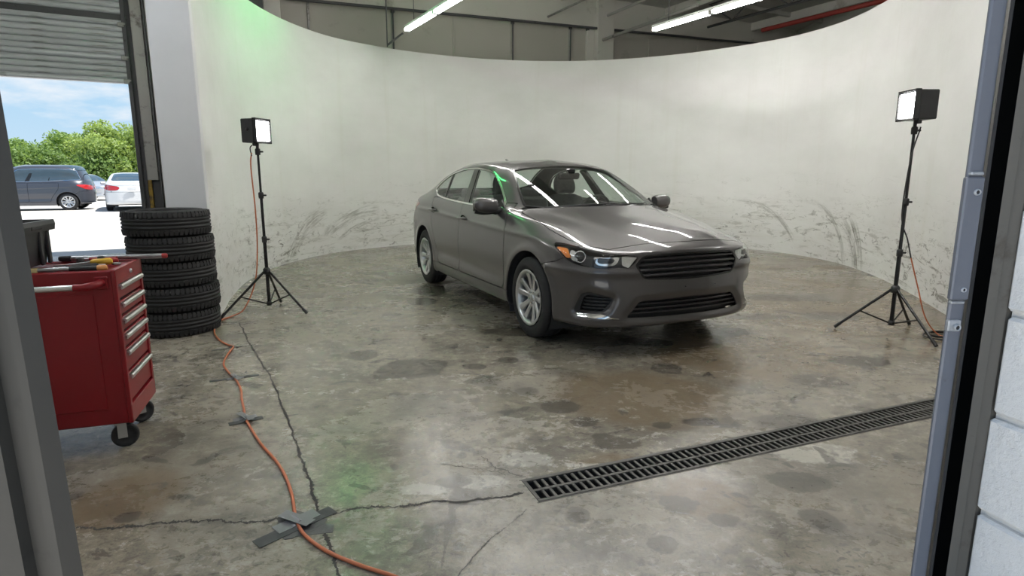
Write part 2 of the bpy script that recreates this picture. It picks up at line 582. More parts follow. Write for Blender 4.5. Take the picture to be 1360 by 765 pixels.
# ---- sedan rings, y > 0 half, stations from the rear middle round to the front middle; x forward from the front axle
PX = [-3.98, -3.94, -3.80, -3.55, -3.25, -2.85, -2.40, -1.95, -1.5, -1.05, -.65, -.3, 0, .34, .64, .815, .91, .945]
PY = [0, .36, .68, .84, .895, .915, .92, .922, .924, .924, .922, .918, .912, .898, .832, .655, .36, 0]
def low_ring(z, inset=0.0, dxf=0.0, dxr=0.0):
    """z: list of (station, z) keys"""
    zs = np.interp(range(18), [k[0] for k in z], [k[1] for k in z])
    out = []
    for i in range(18):
        wf = max(0, (i - 11) / 6.0) ** 1.2 if i > 11 else 0
        wr = max(0, (5 - i) / 5.0)
        out.append((PX[i] + dxf * wf + dxr * wr, max(0, PY[i] - (inset if 0 < i < 17 else 0)), zs[i]))
    return out
SEDAN = [
    low_ring([(0, .27), (4, .24), (6, .195), (11, .195), (13, .21), (17, .235)], .075, -.06, .10),
    low_ring([(0, .30), (4, .27), (6, .225), (11, .225), (13, .235), (17, .262)], .025, .0, .03),
    low_ring([(0, .40), (4, .36), (6, .325), (11, .315), (13, .31), (17, .33)], .004, .005, .0),
    low_ring([(0, .53), (6, .48), (11, .48), (14, .45), (17, .44)], .004, .0, .0),
    low_ring([(0, .70), (6, .66), (11, .66), (14, .61), (17, .60)], .000, -.02, .0),
    low_ring([(0, .85), (6, .82), (10, .81), (12, .80), (14, .735), (17, .745)], .012, -.035, .02),
    [(-3.92, 0, .985), (-3.88, .35, .98), (-3.74, .64, .97), (-3.5, .80, .96), (-3.22, .865, .955), (-2.85, .885, .945), (-2.4, .89, .935),
     (-1.95, .893, .93), (-1.5, .895, .925), (-1.05, .895, .92), (-.65, .892, .912), (-.3, .888, .900), (-.02, .880, .878), (.29, .852, .832),
     (.55, .765, .805), (.735, .60, .800), (.835, .33, .812), (.872, 0, .822)],
    [(-3.86, 0, 1.075), (-3.82, .35, 1.07), (-3.70, .60, 1.06), (-3.46, .75, 1.06), (-3.2, .815, 1.068), (-2.85, .84, 1.075), (-2.4, .852, 1.062),
     (-1.95, .856, 1.042), (-1.5, .858, 1.03), (-1.05, .858, 1.022), (-.68, .852, 1.012), (-.36, .835, .99), (-.05, .785, .962), (.14, .69, .94),
     (.28, .56, .93), (.38, .42, .932), (.43, .22, .94), (.45, 0, .943)],
    [(-3.34, 0, 1.135), (-3.33, .30, 1.133), (-3.30, .50, 1.13), (-3.24, .62, 1.13), (-3.12, .70, 1.145), (-2.82, .765, 1.18), (-2.4, .785, 1.185),
     (-1.95, .788, 1.165), (-1.5, .788, 1.165), (-1.08, .785, 1.155), (-.80, .782, 1.10), (-.55, .772, 1.032), (-.47, .735, 1.026), (-.40, .67, 1.03),
     (-.33, .57, 1.037), (-.26, .42, 1.042), (-.21, .22, 1.046), (-.20, 0, 1.047)],
    [(-2.94, 0, 1.325), (-2.93, .27, 1.323), (-2.90, .45, 1.317), (-2.85, .565, 1.305), (-2.76, .645, 1.295), (-2.56, .69, 1.318), (-2.28, .702, 1.328),
     (-1.9, .705, 1.322), (-1.52, .705, 1.310), (-1.2, .702, 1.285), (-.98, .70, 1.24), (-.80, .682, 1.205), (-.75, .645, 1.21), (-.71, .575, 1.22),
     (-.67, .48, 1.232), (-.63, .35, 1.243), (-.60, .18, 1.25), (-.59, 0, 1.252)],
    [(-2.50, 0, 1.45), (-2.49, .24, 1.447), (-2.47, .40, 1.438), (-2.43, .50, 1.428), (-2.36, .565, 1.416), (-2.23, .605, 1.414), (-2.05, .622, 1.420),
     (-1.8, .63, 1.420), (-1.52, .63, 1.412), (-1.30, .622, 1.398), (-1.17, .608, 1.368), (-1.09, .590, 1.362), (-1.06, .555, 1.370), (-1.04, .49, 1.381),
     (-1.02, .41, 1.391), (-1.0, .30, 1.40), (-.985, .16, 1.405), (-.98, 0, 1.407)],
    [(-2.20, 0, 1.482), (-2.19, .18, 1.481), (-2.18, .30, 1.478), (-2.15, .38, 1.472), (-2.10, .43, 1.467), (-2.01, .46, 1.466), (-1.88, .47, 1.467),
     (-1.72, .475, 1.467), (-1.56, .475, 1.463), (-1.44, .47, 1.456), (-1.36, .455, 1.448), (-1.30, .435, 1.443), (-1.27, .40, 1.444), (-1.25, .345, 1.449),
     (-1.235, .285, 1.452), (-1.22, .21, 1.455), (-1.21, .11, 1.458), (-1.205, 0, 1.459)],
    [(-1.95 + .034 * i, 0, 1.487) for i in range(18)],
]
# ------------------------------------------------------------------ vehicle materials
def car_paint(name, col, metal=0.45, rough=0.36, coat=1.0, flake=0.05):
    m, nt, b = new_mat(name)
    n, l = nt.nodes, nt.links
    tc = n.new('ShaderNodeTexCoord')
    nz = n.new('ShaderNodeTexNoise')
    nz.inputs['Scale'].default_value = 900
    nz.inputs['Detail'].default_value = 1
    l.new(tc.outputs['Object'], nz.inputs['Vector'])
    mr = n.new('ShaderNodeMapRange')
    mr.inputs['To Min'].default_value = 1 - flake
    mr.inputs['To Max'].default_value = 1 + flake
    l.new(nz.outputs['Fac'], mr.inputs['Value'])
    sc = n.new('ShaderNodeVectorMath')
    sc.operation = 'SCALE'
    sc.inputs[0].default_value = col
    l.new(mr.outputs[0], sc.inputs['Scale'])
    l.new(sc.outputs[0], b.inputs['Base Color'])
    b.inputs['Metallic'].default_value = metal
    b.inputs['Roughness'].default_value = rough
    b.inputs['Coat Weight'].default_value = coat
    b.inputs['Coat Roughness'].default_value = 0.04
    return m

M = {}
M['paint'] = car_paint('grey_metallic_paint', (0.078, 0.073, 0.075))
M['cabin'] = mat('dark_cabin_trim', (0.03, 0.03, 0.032), 0.8, var=0.1)
M['seat'] = mat('grey_seat_cloth', (0.13, 0.13, 0.128), 0.9, var=0.12, scale=30, bump=0.1, bscale=300)
M['headliner'] = mat('grey_headliner', (0.16, 0.16, 0.155), 0.95)
M['glass'] = glass('vehicle_glass', (0.84, 0.91, 0.87))
M['chrome'] = mat('chrome_trim', (0.75, 0.75, 0.74), 0.14, 1.0, var=0.03)
M['black_gloss'] = mat('gloss_black_plastic', (0.012, 0.012, 0.013), 0.18, var=0.03)
M['black_plastic'] = mat('black_plastic', (0.016, 0.016, 0.017), 0.55, var=0.1, scale=20)
M['rubber'] = mat('tyre_rubber', (0.018, 0.018, 0.019), 0.72, var=0.15, scale=14, bump=0.08, bscale=120)
M['alloy'] = mat('silver_alloy', (0.56, 0.57, 0.58), 0.3, 0.85, var=0.04)
M['steel_dark'] = mat('dark_brake_steel', (0.12, 0.12, 0.12), 0.45, 0.8)
M['amber'] = mat('amber_lens', (0.75, 0.22, 0.03), 0.2, var=0.1, scale=40, coat=1)
M['red_lens'] = mat('red_lens', (0.45, 0.015, 0.015), 0.15, coat=1)
M['reflector'] = mat('bright_reflector', (0.78, 0.79, 0.8), 0.12, 0.9, var=0.05, scale=30)
M['bar_black'] = mat('grille_bar_black', (.030, .030, .032), .28, coat=.6)
M['lamp_black'] = mat('lamp_housing_black', (0.02, 0.02, 0.022), 0.35)
M['clear'] = glass('clear_lamp_lens', (0.96, 0.97, 0.97))
M['dash'] = mat('dashboard_black', (0.022, 0.022, 0.023), 0.7)

WF, WR, WZ = 0.0, -2.85, 0.335

def gauss(x, s):
    return np.exp(-(x / s) ** 2)

FOG = round_poly([(-.228, .338), (-.19, .412), (-.142, .474), (-.06, .494), (.20, .455), (.155, .38), (.095, .348), (-.19, .326)], .02)
FOG_IN = round_poly([(-.165, .348), (-.118, .452), (-.058, .472), (.188, .45), (.085, .355)], .02)
FOG_STRIP = round_poly([(-.225, .330), (-.16, .306), (.275, .303), (.08, .334), (-.19, .324)], .006)
LAMP = smooth_poly([(-.50, .812), (-.42, .82), (-.255, .808), (-.09, .789), (.09, .775), (.245, .766), (.40, .745), (.325, .672),
                    (.25, .677), (.06, .67), (-.09, .679), (-.22, .694), (-.315, .714), (-.42, .760)], 4)
GRILLE = round_poly([(-.415, .757), (-.25, .765), (0, .768), (.25, .765), (.415, .757), (.482, .69), (.42, .588), (.25, .578), (0, .573), (-.25, .578), (-.42, .588), (-.482, .69)], .03)
LOWER = round_poly([(-.44, .428), (0, .443), (.44, .428), (.49, .365), (.54, .308), (0, .310), (-.54, .308), (-.49, .365)], .03)
DLO = smooth_poly([(-2.60, 1.125), (-2.50, 1.09), (-2.23, 1.062), (-1.85, 1.043), (-1.44, 1.030), (-1.05, 1.022), (-.74, 1.020), (-.655, 1.035), (-.70, 1.085), (-.87, 1.185),
                   (-1.04, 1.275), (-1.19, 1.338), (-1.36, 1.378), (-1.55, 1.397), (-1.76, 1.406), (-2.05, 1.397), (-2.35, 1.352), (-2.55, 1.285), (-2.69, 1.195), (-2.68, 1.15)], 4)

def arch(A, cx, r):
    dx = A[:, 0] - cx; dz = A[:, 2] - WZ
    dz = np.where(dz < 0, dz * 0.35, dz)
    return r - np.sqrt(dx * dx + dz * dz)

def sedan_shell(nv, nu, detail=True):
    S, tv, tu = ring_surface(SEDAN, nv, nu)
    V = S.reshape(-1, 3); T = grid_tris(nv, nu)
    U = np.tile(tu, nv); W = np.repeat(tv, nu)
    N = vert_normals(V, T)
    end = (np.arange(len(V)) % nu == 0) | (np.arange(len(V)) % nu == nu - 1) | (W >= tv[-1] - 1e-9)
    N[end, 1] = 0
    N /= np.maximum(np.linalg.norm(N, axis=1, keepdims=True), 1e-9)
    if (N[:, 1] * V[:, 1]).sum() < 0: N = -N; T = T[:, ::-1]
    if detail:
        x, y, z = V.T
        d = np.zeros(len(V))
        for cx in (WF + .01, WR):
            r = np.sqrt((x - cx) ** 2 + (z - WZ) ** 2)
            d += 0.010 * gauss(r - .405, .035) * (y > .55) * (z > .2)
        # shoulder crease from the front wing to the tail, hollow above the sill
        zl = np.interp(x, [-3.6, -2.6, -1.4, -.3, .3], [.93, .915, .875, .845, .83])
        d += 0.007 * gauss(z - zl, .022) * (y > .7) * np.clip((.35 - x) / .4, 0, 1)
        zc = np.interp(x, [-2.4, -.4], [.47, .43])
        mid = np.clip((x + 2.45) / .3, 0, 1) * np.clip((-.36 - x) / .3, 0, 1)
        d -= 0.012 * gauss(z - zc, .06) * mid * (y > .7)
        # bonnet: raised centre between two creases
        yc = np.interp(x, [-.35, .85], [.62, .40])
        top = np.clip((x + .3) / .2, 0, 1) * (N[:, 2] > .4) * np.clip((.86 - x) / .2, 0, 1)
        d += 0.011 * top / (1 + np.exp((y - yc) / .022)) - 0.011 * top * 0
        # bumper: hollows round the fog openings, crease under the lamps
        q = np.stack([x - y, z], 1)
        fr = (x > .3)
        d -= 0.030 * np.clip(sdf(q, FOG) / .05 + 1, 0, 1) ** 1.5 * fr * (y > .2)
        gl = np.stack([y, z], 1)
        d -= 0.018 * np.clip(sdf(gl, LOWER) / .05 + 1, 0, 1) * (x > .6)
        d += 0.012 * gauss(z - .635, .028) * (x > .3) * np.clip((y - .3) / .2, 0, 1)
        V = V + N * d[:, None]
        V[end & (np.abs(S.reshape(-1, 3)[:, 1]) < 1e-9), 1] = 0
        N2 = vert_normals(V, T)
        N2[end, 1] = 0
        N = N2 / np.maximum(np.linalg.norm(N2, axis=1, keepdims=True), 1e-9)
    return Shell(np.concatenate([V, N, U[:, None], W[:, None]], 1), T)

def cut_sedan(sh, gap):
    """cuts one half of the body into panels; returns dict name -> triangles"""
    P = {}
    XZ = lambda A: A[:, [0, 2]]
    T = sh.T
    # wheel openings
    lowside = lambda A: np.minimum(A[:, 1] - .45, 2.0)
    for cx, r in ((WF + .015, .388), (WR, .388)):
        _, T = sh.split(T, np.minimum(arch(sh.A, cx, r), sh.A[:, 1] - .45))
    # side windows: chrome outline, then panes and pillars
    def dlo(A): return np.minimum(sdf(XZ(A), DLO), A[:, 1] - .45)
    win, T = sh.carve(T, dlo, gap * .5)
    pane, P['window_trim'] = sh.split(win, sdf(XZ(sh.A), DLO) - .017)
    bp = lambda A: sdf(XZ(A), [(-1.436, 1.0), (-1.67, 1.45), (-1.775, 1.45), (-1.597, 1.0)])
    P['door_pillar'], pane = sh.split(pane, bp(sh.A))
    q = lambda A: sdf(XZ(A), [(-2.185, 1.0), (-2.37, 1.45), (-2.405, 1.45), (-2.222, 1.0)])
    P['window_divider'], pane = sh.split(pane, q(sh.A))
    P['front_door_window'], pane = sh.split(pane, sh.A[:, 0] + 1.6)
    P['rear_door_window'], P['quarter_window'] = sh.split(pane, sh.A[:, 0] + 2.30 - (sh.A[:, 2] - 1.2) * -.3)
    # windscreen
    WS = [(-.20, -.6), (-.215, 0), (-.23, .22), (-.285, .42), (-.355, .56), (-.475, .705), (-.75, .640), (-1.06, .545), (-1.035, .45), (-1.005, .30), (-.99, .16), (-.985, 0), (-.985, -.6)]
    up = lambda A: A[:, 2] - .98
    w, T = sh.carve(T, lambda A: np.minimum(sdf(A[:, :2], WS), up(A)), gap * .5)
    P['windshield'], P['windshield_seal'] = sh.split(w, sdf(sh.A[:, :2], WS) - .018)
    RW = [(-2.52, -.6), (-2.52, 0), (-2.50, .40), (-2.43, .54), (-2.80, .60), (-3.08, .655), (-3.22, .58), (-3.285, .40), (-3.315, 0), (-3.315, -.6)]
    w, T = sh.carve(T, lambda A: np.minimum(sdf(A[:, :2], RW), up(A)), gap * .5)
    P['rear_window'], P['rear_window_seal'] = sh.split(w, sdf(sh.A[:, :2], RW) - .018)
    # lamps, grilles
    lq = lambda A: np.stack([A[:, 0] - A[:, 1], A[:, 2]], 1)
    front = lambda A: A[:, 0] - .25
    P['headlight'], T = sh.carve(T, lambda A: np.minimum(sdf(lq(A), LAMP), front(A)), gap * .6)
    P['grille'], T = sh.carve(T, lambda A: np.minimum(sdf(A[:, 1:3], GRILLE), A[:, 0] - .6), 0)
    P['lower_grille'], T = sh.carve(T, lambda A: np.minimum(sdf(A[:, 1:3], LOWER), A[:, 0] - .6), 0)
    fog, T = sh.carve(T, lambda A: np.minimum(sdf(lq(A), FOG), front(A)), 0)
    P['fog_vent'], P['fog_surround'] = sh.split(fog, sdf(lq(sh.A), FOG_IN))
    P['fog_strip'], T = sh.carve(T, lambda A: np.minimum(sdf(lq(A), FOG_STRIP), front(A)), 0)
    tq = lambda A: np.stack([A[:, 0] + A[:, 1], A[:, 2]], 1)
    TL = smooth_poly([(-2.32, .992), (-2.40, .93), (-2.70, .83), (-3.1, .80), (-3.45, .82), (-3.45, .94), (-2.9, 1.0), (-2.6, 1.01)], 4)
    P['tail_light'], T = sh.carve(T, lambda A: np.minimum(sdf(tq(A), TL), -3.0 - A[:, 0]), gap * .6)
    # bonnet
    HD = [(.835, -.6), (.838, 0), (.828, .14), (.795, .35), (.765, .50), (.735, .625), (.60, .715), (.42, .765), (.15, .792), (-.12, .79), (-.40, .765),
          (-.415, .70), (-.33, .585), (-.25, .44), (-.19, .24), (-.175, 0), (-.175, -.6)]
    P['hood'], T = sh.carve(T, lambda A: np.minimum(np.minimum(sdf(A[:, :2], HD), A[:, 2] - .72), A[:, 5] - .25), gap)
    CW = [(-.15, -.6), (-.15, 0), (-.17, .24), (-.23, .45), (-.31, .60), (-.40, .73), (-.49, .735), (-.38, .57), (-.30, .40), (-.24, .22), (-.23, 0), (-.23, -.6)]
    P['cowl'], T = sh.carve(T, lambda A: np.minimum(sdf(A[:, :2], CW), A[:, 2] - .99), 0)
    # bumpers
    FB = [(.1, .0), (.1, .58), (.30, .664), (.42, .688), (.50, .722), (.54, .80), (.70, .90), (1.4, .90), (1.4, 0)]
    P['front_bumper'], T = sh.carve(T, lambda A: sdf(XZ(A), FB), gap)
    RB = [(-3.05, 0), (-3.10, .60), (-3.25, .74), (-4.3, .74), (-4.3, 0)]
    P['rear_bumper'], T = sh.carve(T, lambda A: sdf(XZ(A), RB), gap)
    # doors, sill, wings
    FD = round_poly([(-.455, .335), (-.452, .90), (-.52, .985), (-.58, 1.10), (-1.0, 1.2), (-1.592, 1.2), (-1.592, .335)], .06)
    side = lambda A: A[:, 1] - .5
    belt = lambda A: 1.075 - A[:, 2]
    P['front_door'], T = sh.carve(T, lambda A: np.minimum(np.minimum(sdf(XZ(A), FD), side(A)), belt(A)), gap)
    RD = round_poly([(-1.592, .335), (-1.592, 1.2), (-2.58, 1.2), (-2.60, 1.0), (-2.57, .82), (-2.42, .62), (-2.33, .48), (-2.28, .335)], .05)
    P['rear_door'], T = sh.carve(T, lambda A: np.minimum(np.minimum(sdf(XZ(A), RD), side(A)), belt(A)), gap)
    P['side_sill'], T = sh.carve(T, lambda A: sdf(XZ(A), [(.2, 0), (.2, .33), (-3.0, .33), (-3.0, 0)]), gap * .5)
    P['front_fender'], T = sh.carve(T, lambda A: sdf(XZ(A), [(.9, .2), (.9, 1.2), (-.36, 1.2), (-.50, 1.00), (-.448, .90), (-.448, .2)]), gap * .6)
    TR = lambda A: np.minimum(np.minimum(-3.36 - A[:, 0], .67 - A[:, 1]), A[:, 2] - .74)
    P['trunk_lid'], T = sh.carve(T, TR, gap)
    RF = [(-.9, -.6), (-.96, 0), (-.98, .16), (-1.0, .30), (-1.05, .50), (-1.2, .555), (-1.5, .575), (-2.0, .57), (-2.3, .53), (-2.46, .45), (-2.52, .2), (-2.52, -.6)]
    P['roof'], T = sh.carve(T, lambda A: np.minimum(sdf(A[:, :2], RF), A[:, 2] - 1.3), gap * .5)
    P['quarter_panel'] = T
    return P

def clean(P):
    return {k: t for k, t in P.items() if len(t)}

# ------------------------------------------------------------------ wheels
def tyre_mesh(name, R_, r_in, w, material, tread=True, n=64):
    """tyre about local Z with tread grooves, sidewall bulge and open bead"""
    h = w / 2
    prof = [(r_in, -h * .80), (r_in + .012, -h * .93), (r_in + (R_ - r_in) * .45, -h * 1.0), (R_ - .035, -h * .93), (R_ - .012, -h * .84), (R_ - .003, -h * .74)]
    if tread:
        for gz in (-.42, 0.0, .42):
            g = .035 * 2
            prof += [(R_, h * (gz - g - .03)), (R_ - .009, h * (gz - g)), (R_ - .009, h * (gz + g)), (R_, h * (gz + g + .03))]
    prof += [(R_ - .003, h * .74), (R_ - .012, h * .84), (R_ - .035, h * .93), (r_in + (R_ - r_in) * .45, h * 1.0), (r_in + .012, h * .93), (r_in, h * .80)]
    prof += [(r_in + .02, h * .70), (r_in + .05, h * .6), (r_in + .05, -h * .6), (r_in + .02, -h * .70)]
    mb = MB()
    mb.lathe(prof, n, closed=True, smooth=True)
    return mb, prof

def wheel(parent, x, y, side, R_=.335, r_rim=.228, w=.222, spokes=10, rz=0.0, low=False, alloy=None):
    """part wheel (rim barrel) > tire, spoke, centre cap, lug nuts. local Z of the barrel = outboard"""
    alloy = alloy or M['alloy']
    mb = MB()
    n = 28 if low else 56
    h = w / 2
    mb.lathe([(r_rim + .004, h * .96), (r_rim - .004, h * .99), (r_rim - .020, h * .93), (r_rim - .030, h * .80), (r_rim - .032, -h * .6), (r_rim - .012, -h * .9), (r_rim + .004, -h * .92)], n)
    o = mb.build('wheel', alloy, parent)
    o.location = (x, y, R_)
    o.rotation_euler = (-side * PI / 2, rz, 0) if False else (0, 0, 0)
    o.rotation_mode = 'QUATERNION'
    q = Vector((0, 0, 1)).rotation_difference(Vector((0, side, 0)))
    o.rotation_quaternion = q
    tmb, _ = tyre_mesh('tire', R_, r_rim, w, M['rubber'], n=32 if low else 80)
    tmb.build('tire', M['rubber'], o)
    d = MB()
    d.lathe([(.0, -h * .12), (r_rim - .06, -h * .12), (r_rim - .045, -h * .2), (r_rim - .04, -h * .5)], 24)
    d.build('brake_disc', M['steel_dark'], o)
    hub = MB()
    hub.lathe([(0, h * .56), (.040, h * .56), (.062, h * .60), (.070, h * .50), (.072, h * .1)], 20 if low else 32)
    hub.build('wheel_hub', alloy, o)
    cap = MB()
    cap.lathe([(0, h * .70), (.022, h * .69), (.031, h * .64), (.033, h * .5)], 24)
    cap.build('center_cap', alloy, o)
    sm = None
    for k in range(spokes):
        a = 2 * PI * (k // 2) / (spokes / 2) + (0.27 if k % 2 else -0.27) if spokes >= 10 else 2 * PI * k / spokes
        if sm is None:
            s = MB()
            secs = []
            for t, wd, zz, th in ((.050, .024, .58, .030), (.10, .022, .66, .026), (.155, .024, .74, .024), (r_rim - .024, .034, .86, .022)):
                secs.append([(t, -wd, h * zz - th), (t, -wd, h * zz - .006), (t, -wd * .55, h * zz), (t, wd * .55, h * zz), (t, wd, h * zz - .006), (t, wd, h * zz - th)])
            s.grid(secs, smooth=False, wrap=True)
            ob = s.build('spoke', alloy, o)
            sm = ob.data
        else:
            ob = link('spoke', sm, o)
        ob.rotation_euler = (0, 0, a + rz)
    if not low:
        nm = None
        for k in range(5):
            a = 2 * PI * k / 5 + rz + PI / 5
            if nm is None:
                s = MB(); s.lathe([(0, .012), (.008, .012), (.010, .008), (.011, -.004)], 6, smooth=False)
                ob = s.build('lug_nut', M['chrome'], o); nm = ob.data
            else:
                ob = link('lug_nut', nm, o)
            ob.location = (.048 * math.cos(a), .048 * math.sin(a), h * .60)
    return o
# ------------------------------------------------------------------ setting: frame of the building
WR_ = math.atan2(.469, .883)            # heading of the rear wall
WA = np.array([math.cos(WR_), math.sin(WR_)]); WB = np.array([-WA[1], WA[0]])
W0 = np.array([-6.9, 10.0])
def wp(k, off=0.0, z=0.0):
    """point on the rear wall: k metres along it, off metres behind its inner face"""
    p = W0 + WA * k + WB * off
    return (p[0], p[1], z)
RW3 = Matrix.Rotation(WR_, 3, 'Z')
CAM_XY = np.array([0.0, 0.0])
F_PX, CAM_H, PITCH = 792.774, 1.3108, 0.184588
def floor_pt(px, py, z=0.0):
    """where a sight line of the photograph meets the floor (measured positions)"""
    d = np.array([(px - 680) / F_PX, math.cos(PITCH) - (py - 382.5) / F_PX * math.sin(PITCH), -math.sin(PITCH) - (py - 382.5) / F_PX * math.cos(PITCH)])
    t = (z - CAM_H) / d[2]
    return np.array([d[0] * t, d[1] * t])
def struct(o, label=None):
    o['kind'] = 'structure'
    if label: o['label'] = label
    return o

def N_(nt, t, **kw):
    n = nt.nodes.new(t)
    for k, v in kw.items():
        if k.startswith('_'): setattr(n, k[1:], v)
        else: n.inputs[k.replace('__', ' ')].default_value = v
    return n

def noise_n(nt, vec, scale, detail=6, rough=.6, dist=0.0):
    n = N_(nt, 'ShaderNodeTexNoise', Scale=scale, Detail=detail, Roughness=rough, Distortion=dist)
    if vec is not None: nt.links.new(vec, n.inputs['Vector'])
    return n.outputs['Fac']

def maprange(nt, v, a, b, c=0.0, d=1.0, smooth=False):
    n = nt.nodes.new('ShaderNodeMapRange')
    if smooth: n.interpolation_type = 'SMOOTHSTEP'
    n.inputs['From Min'].default_value = a; n.inputs['From Max'].default_value = b
    n.inputs['To Min'].default_value = c; n.inputs['To Max'].default_value = d
    nt.links.new(v, n.inputs['Value'])
    return n.outputs[0]

def mth(nt, op, a, b=None, clamp=False):
    n = nt.nodes.new('ShaderNodeMath'); n.operation = op; n.use_clamp = clamp
    for i, q in enumerate((a, b)):
        if q is None: continue
        if isinstance(q, (int, float)): n.inputs[i].default_value = q
        else: nt.links.new(q, n.inputs[i])
    return n.outputs[0]

def mixc(nt, f, a, b):
    n = nt.nodes.new('ShaderNodeMix'); n.data_type = 'RGBA'
    if isinstance(f, (int, float)): n.inputs['Factor'].default_value = f
    else: nt.links.new(f, n.inputs['Factor'])
    for k, q in (('A', a), ('B', b)):
        if isinstance(q, tuple): n.inputs[k].default_value = (*q[:3], 1)
        else: nt.links.new(q, n.inputs[k])
    return n.outputs['Result']

def attr(nt, name):
    n = nt.nodes.new('ShaderNodeAttribute'); n.attribute_name = name
    return n.outputs['Fac']

# ------------------------------------------------------------------ concrete floor
def concrete_floor_mat():
    m, nt, b = new_mat('stained_wet_concrete')
    l = nt.links
    tc = N_(nt, 'ShaderNodeTexCoord')
    P = tc.outputs['Object']
    st = N_(nt, 'ShaderNodeMapping'); st.inputs['Scale'].default_value = (1, 1.15, 1); l.new(P, st.inputs[0]); Q = st.outputs[0]
    big = noise_n(nt, Q, .55, 5, .6)
    mid = noise_n(nt, Q, 2.6, 9, .66, .4)
    fine = noise_n(nt, Q, 13, 10, .76, .3)
    grit = noise_n(nt, P, 95, 4, .7)
    c = mixc(nt, maprange(nt, big, .36, .64), (.228, .199, .152), (.315, .284, .222))
    c = mixc(nt, maprange(nt, mid, .47, .62), c, (.155, .140, .112))
    c = mixc(nt, mth(nt, 'MULTIPLY', maprange(nt, fine, .52, .62), .55), c, (.44, .415, .355))
    c = mixc(nt, mth(nt, 'MULTIPLY', maprange(nt, fine, .48, .40), .62), c, (.125, .114, .096))
    c = mixc(nt, mth(nt, 'MULTIPLY', maprange(nt, grit, .45, .68), .34), c, (.10, .095, .085))
    # rust-brown tint where measured, dark blots, pale scuffed cement
    brown = maprange(nt, mth(nt, 'ADD', attr(nt, 'brown'), mth(nt, 'MULTIPLY', mth(nt, 'SUBTRACT', mid, .5), .9)), -.12, .25)
    c = mixc(nt, mth(nt, 'MULTIPLY', brown, .65), c, (.165, .120, .070))
    pale = maprange(nt, mth(nt, 'ADD', attr(nt, 'pale'), mth(nt, 'MULTIPLY', mth(nt, 'SUBTRACT', fine, .5), 1.3)), .0, .18)
    c = mixc(nt, mth(nt, 'MULTIPLY', pale, .55), c, (.54, .52, .46))
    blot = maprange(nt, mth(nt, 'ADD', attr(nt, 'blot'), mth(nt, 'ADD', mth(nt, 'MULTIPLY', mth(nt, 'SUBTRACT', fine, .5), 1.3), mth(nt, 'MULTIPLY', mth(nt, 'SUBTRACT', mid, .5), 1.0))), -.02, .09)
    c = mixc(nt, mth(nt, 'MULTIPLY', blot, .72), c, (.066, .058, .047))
    # scattered oil flecks
    fl = noise_n(nt, Q, 4.2, 3, .5, .9)
    fleck = maprange(nt, mth(nt, 'ADD', fl, mth(nt, 'MULTIPLY', mth(nt, 'SUBTRACT', fine, .5), .45)), .635, .66)
    c = mixc(nt, mth(nt, 'MULTIPLY', fleck, .7), c, (.062, .056, .05))
    sp = N_(nt, 'ShaderNodeTexVoronoi', Scale=13.0, Randomness=1.0); l.new(Q, sp.inputs['Vector'])
    spk = mth(nt, 'MULTIPLY', maprange(nt, sp.outputs['Distance'], .13, .09), maprange(nt, mid, .52, .6))
    c = mixc(nt, mth(nt, 'MULTIPLY', spk, .7), c, (.07, .065, .058))
    ch = noise_n(nt, Q, 24, 3, .5, 1.2)
    c = mixc(nt, mth(nt, 'MULTIPLY', mth(nt, 'MULTIPLY', maprange(nt, ch, .60, .63), maprange(nt, big, .35, .6)), .7), c, (.06, .054, .047))
    l.new(c, b.inputs['Base Color'])
    # damp, polished film: patches of smoother floor
    wet = noise_n(nt, Q, 1.1, 7, .62, .5)
    r = maprange(nt, wet, .38, .62, .09, .34)
    r = mth(nt, 'ADD', r, maprange(nt, fine, .35, .65, -.05, .12))
    wetp = maprange(nt, mth(nt, 'ADD', attr(nt, 'wet'), mth(nt, 'MULTIPLY', mth(nt, 'SUBTRACT', mid, .5), .8)), -.05, .2)
    r = mth(nt, 'ADD', mth(nt, 'MULTIPLY', r, mth(nt, 'SUBTRACT', 1.0, wetp)), mth(nt, 'MULTIPLY', wetp, .085))
    l.new(r, b.inputs['Roughness'])
    b.inputs['Specular IOR Level'].default_value = .62
    hgt = mth(nt, 'ADD', mth(nt, 'MULTIPLY', fine, .55), mth(nt, 'ADD', mth(nt, 'MULTIPLY', mid, .8), mth(nt, 'MULTIPLY', grit, .16)))
    bp = N_(nt, 'ShaderNodeBump', Strength=.20, Distance=.010)
    l.new(hgt, bp.inputs['Height']); l.new(bp.outputs[0], b.inputs['Normal'])
    return m

DR_A = np.array([math.cos(R(21.6)), math.sin(R(21.6))]); DR_B = np.array([-DR_A[1], DR_A[0]])
DR_0 = np.array([.075, 2.33]); DR_W, DR_L = .188, 3.3
DRAIN = [tuple(DR_0 + DR_A * u + DR_B * v) for u, v in ((0, -DR_W / 2), (DR_L, -DR_W / 2), (DR_L, DR_W / 2), (0, DR_W / 2))]

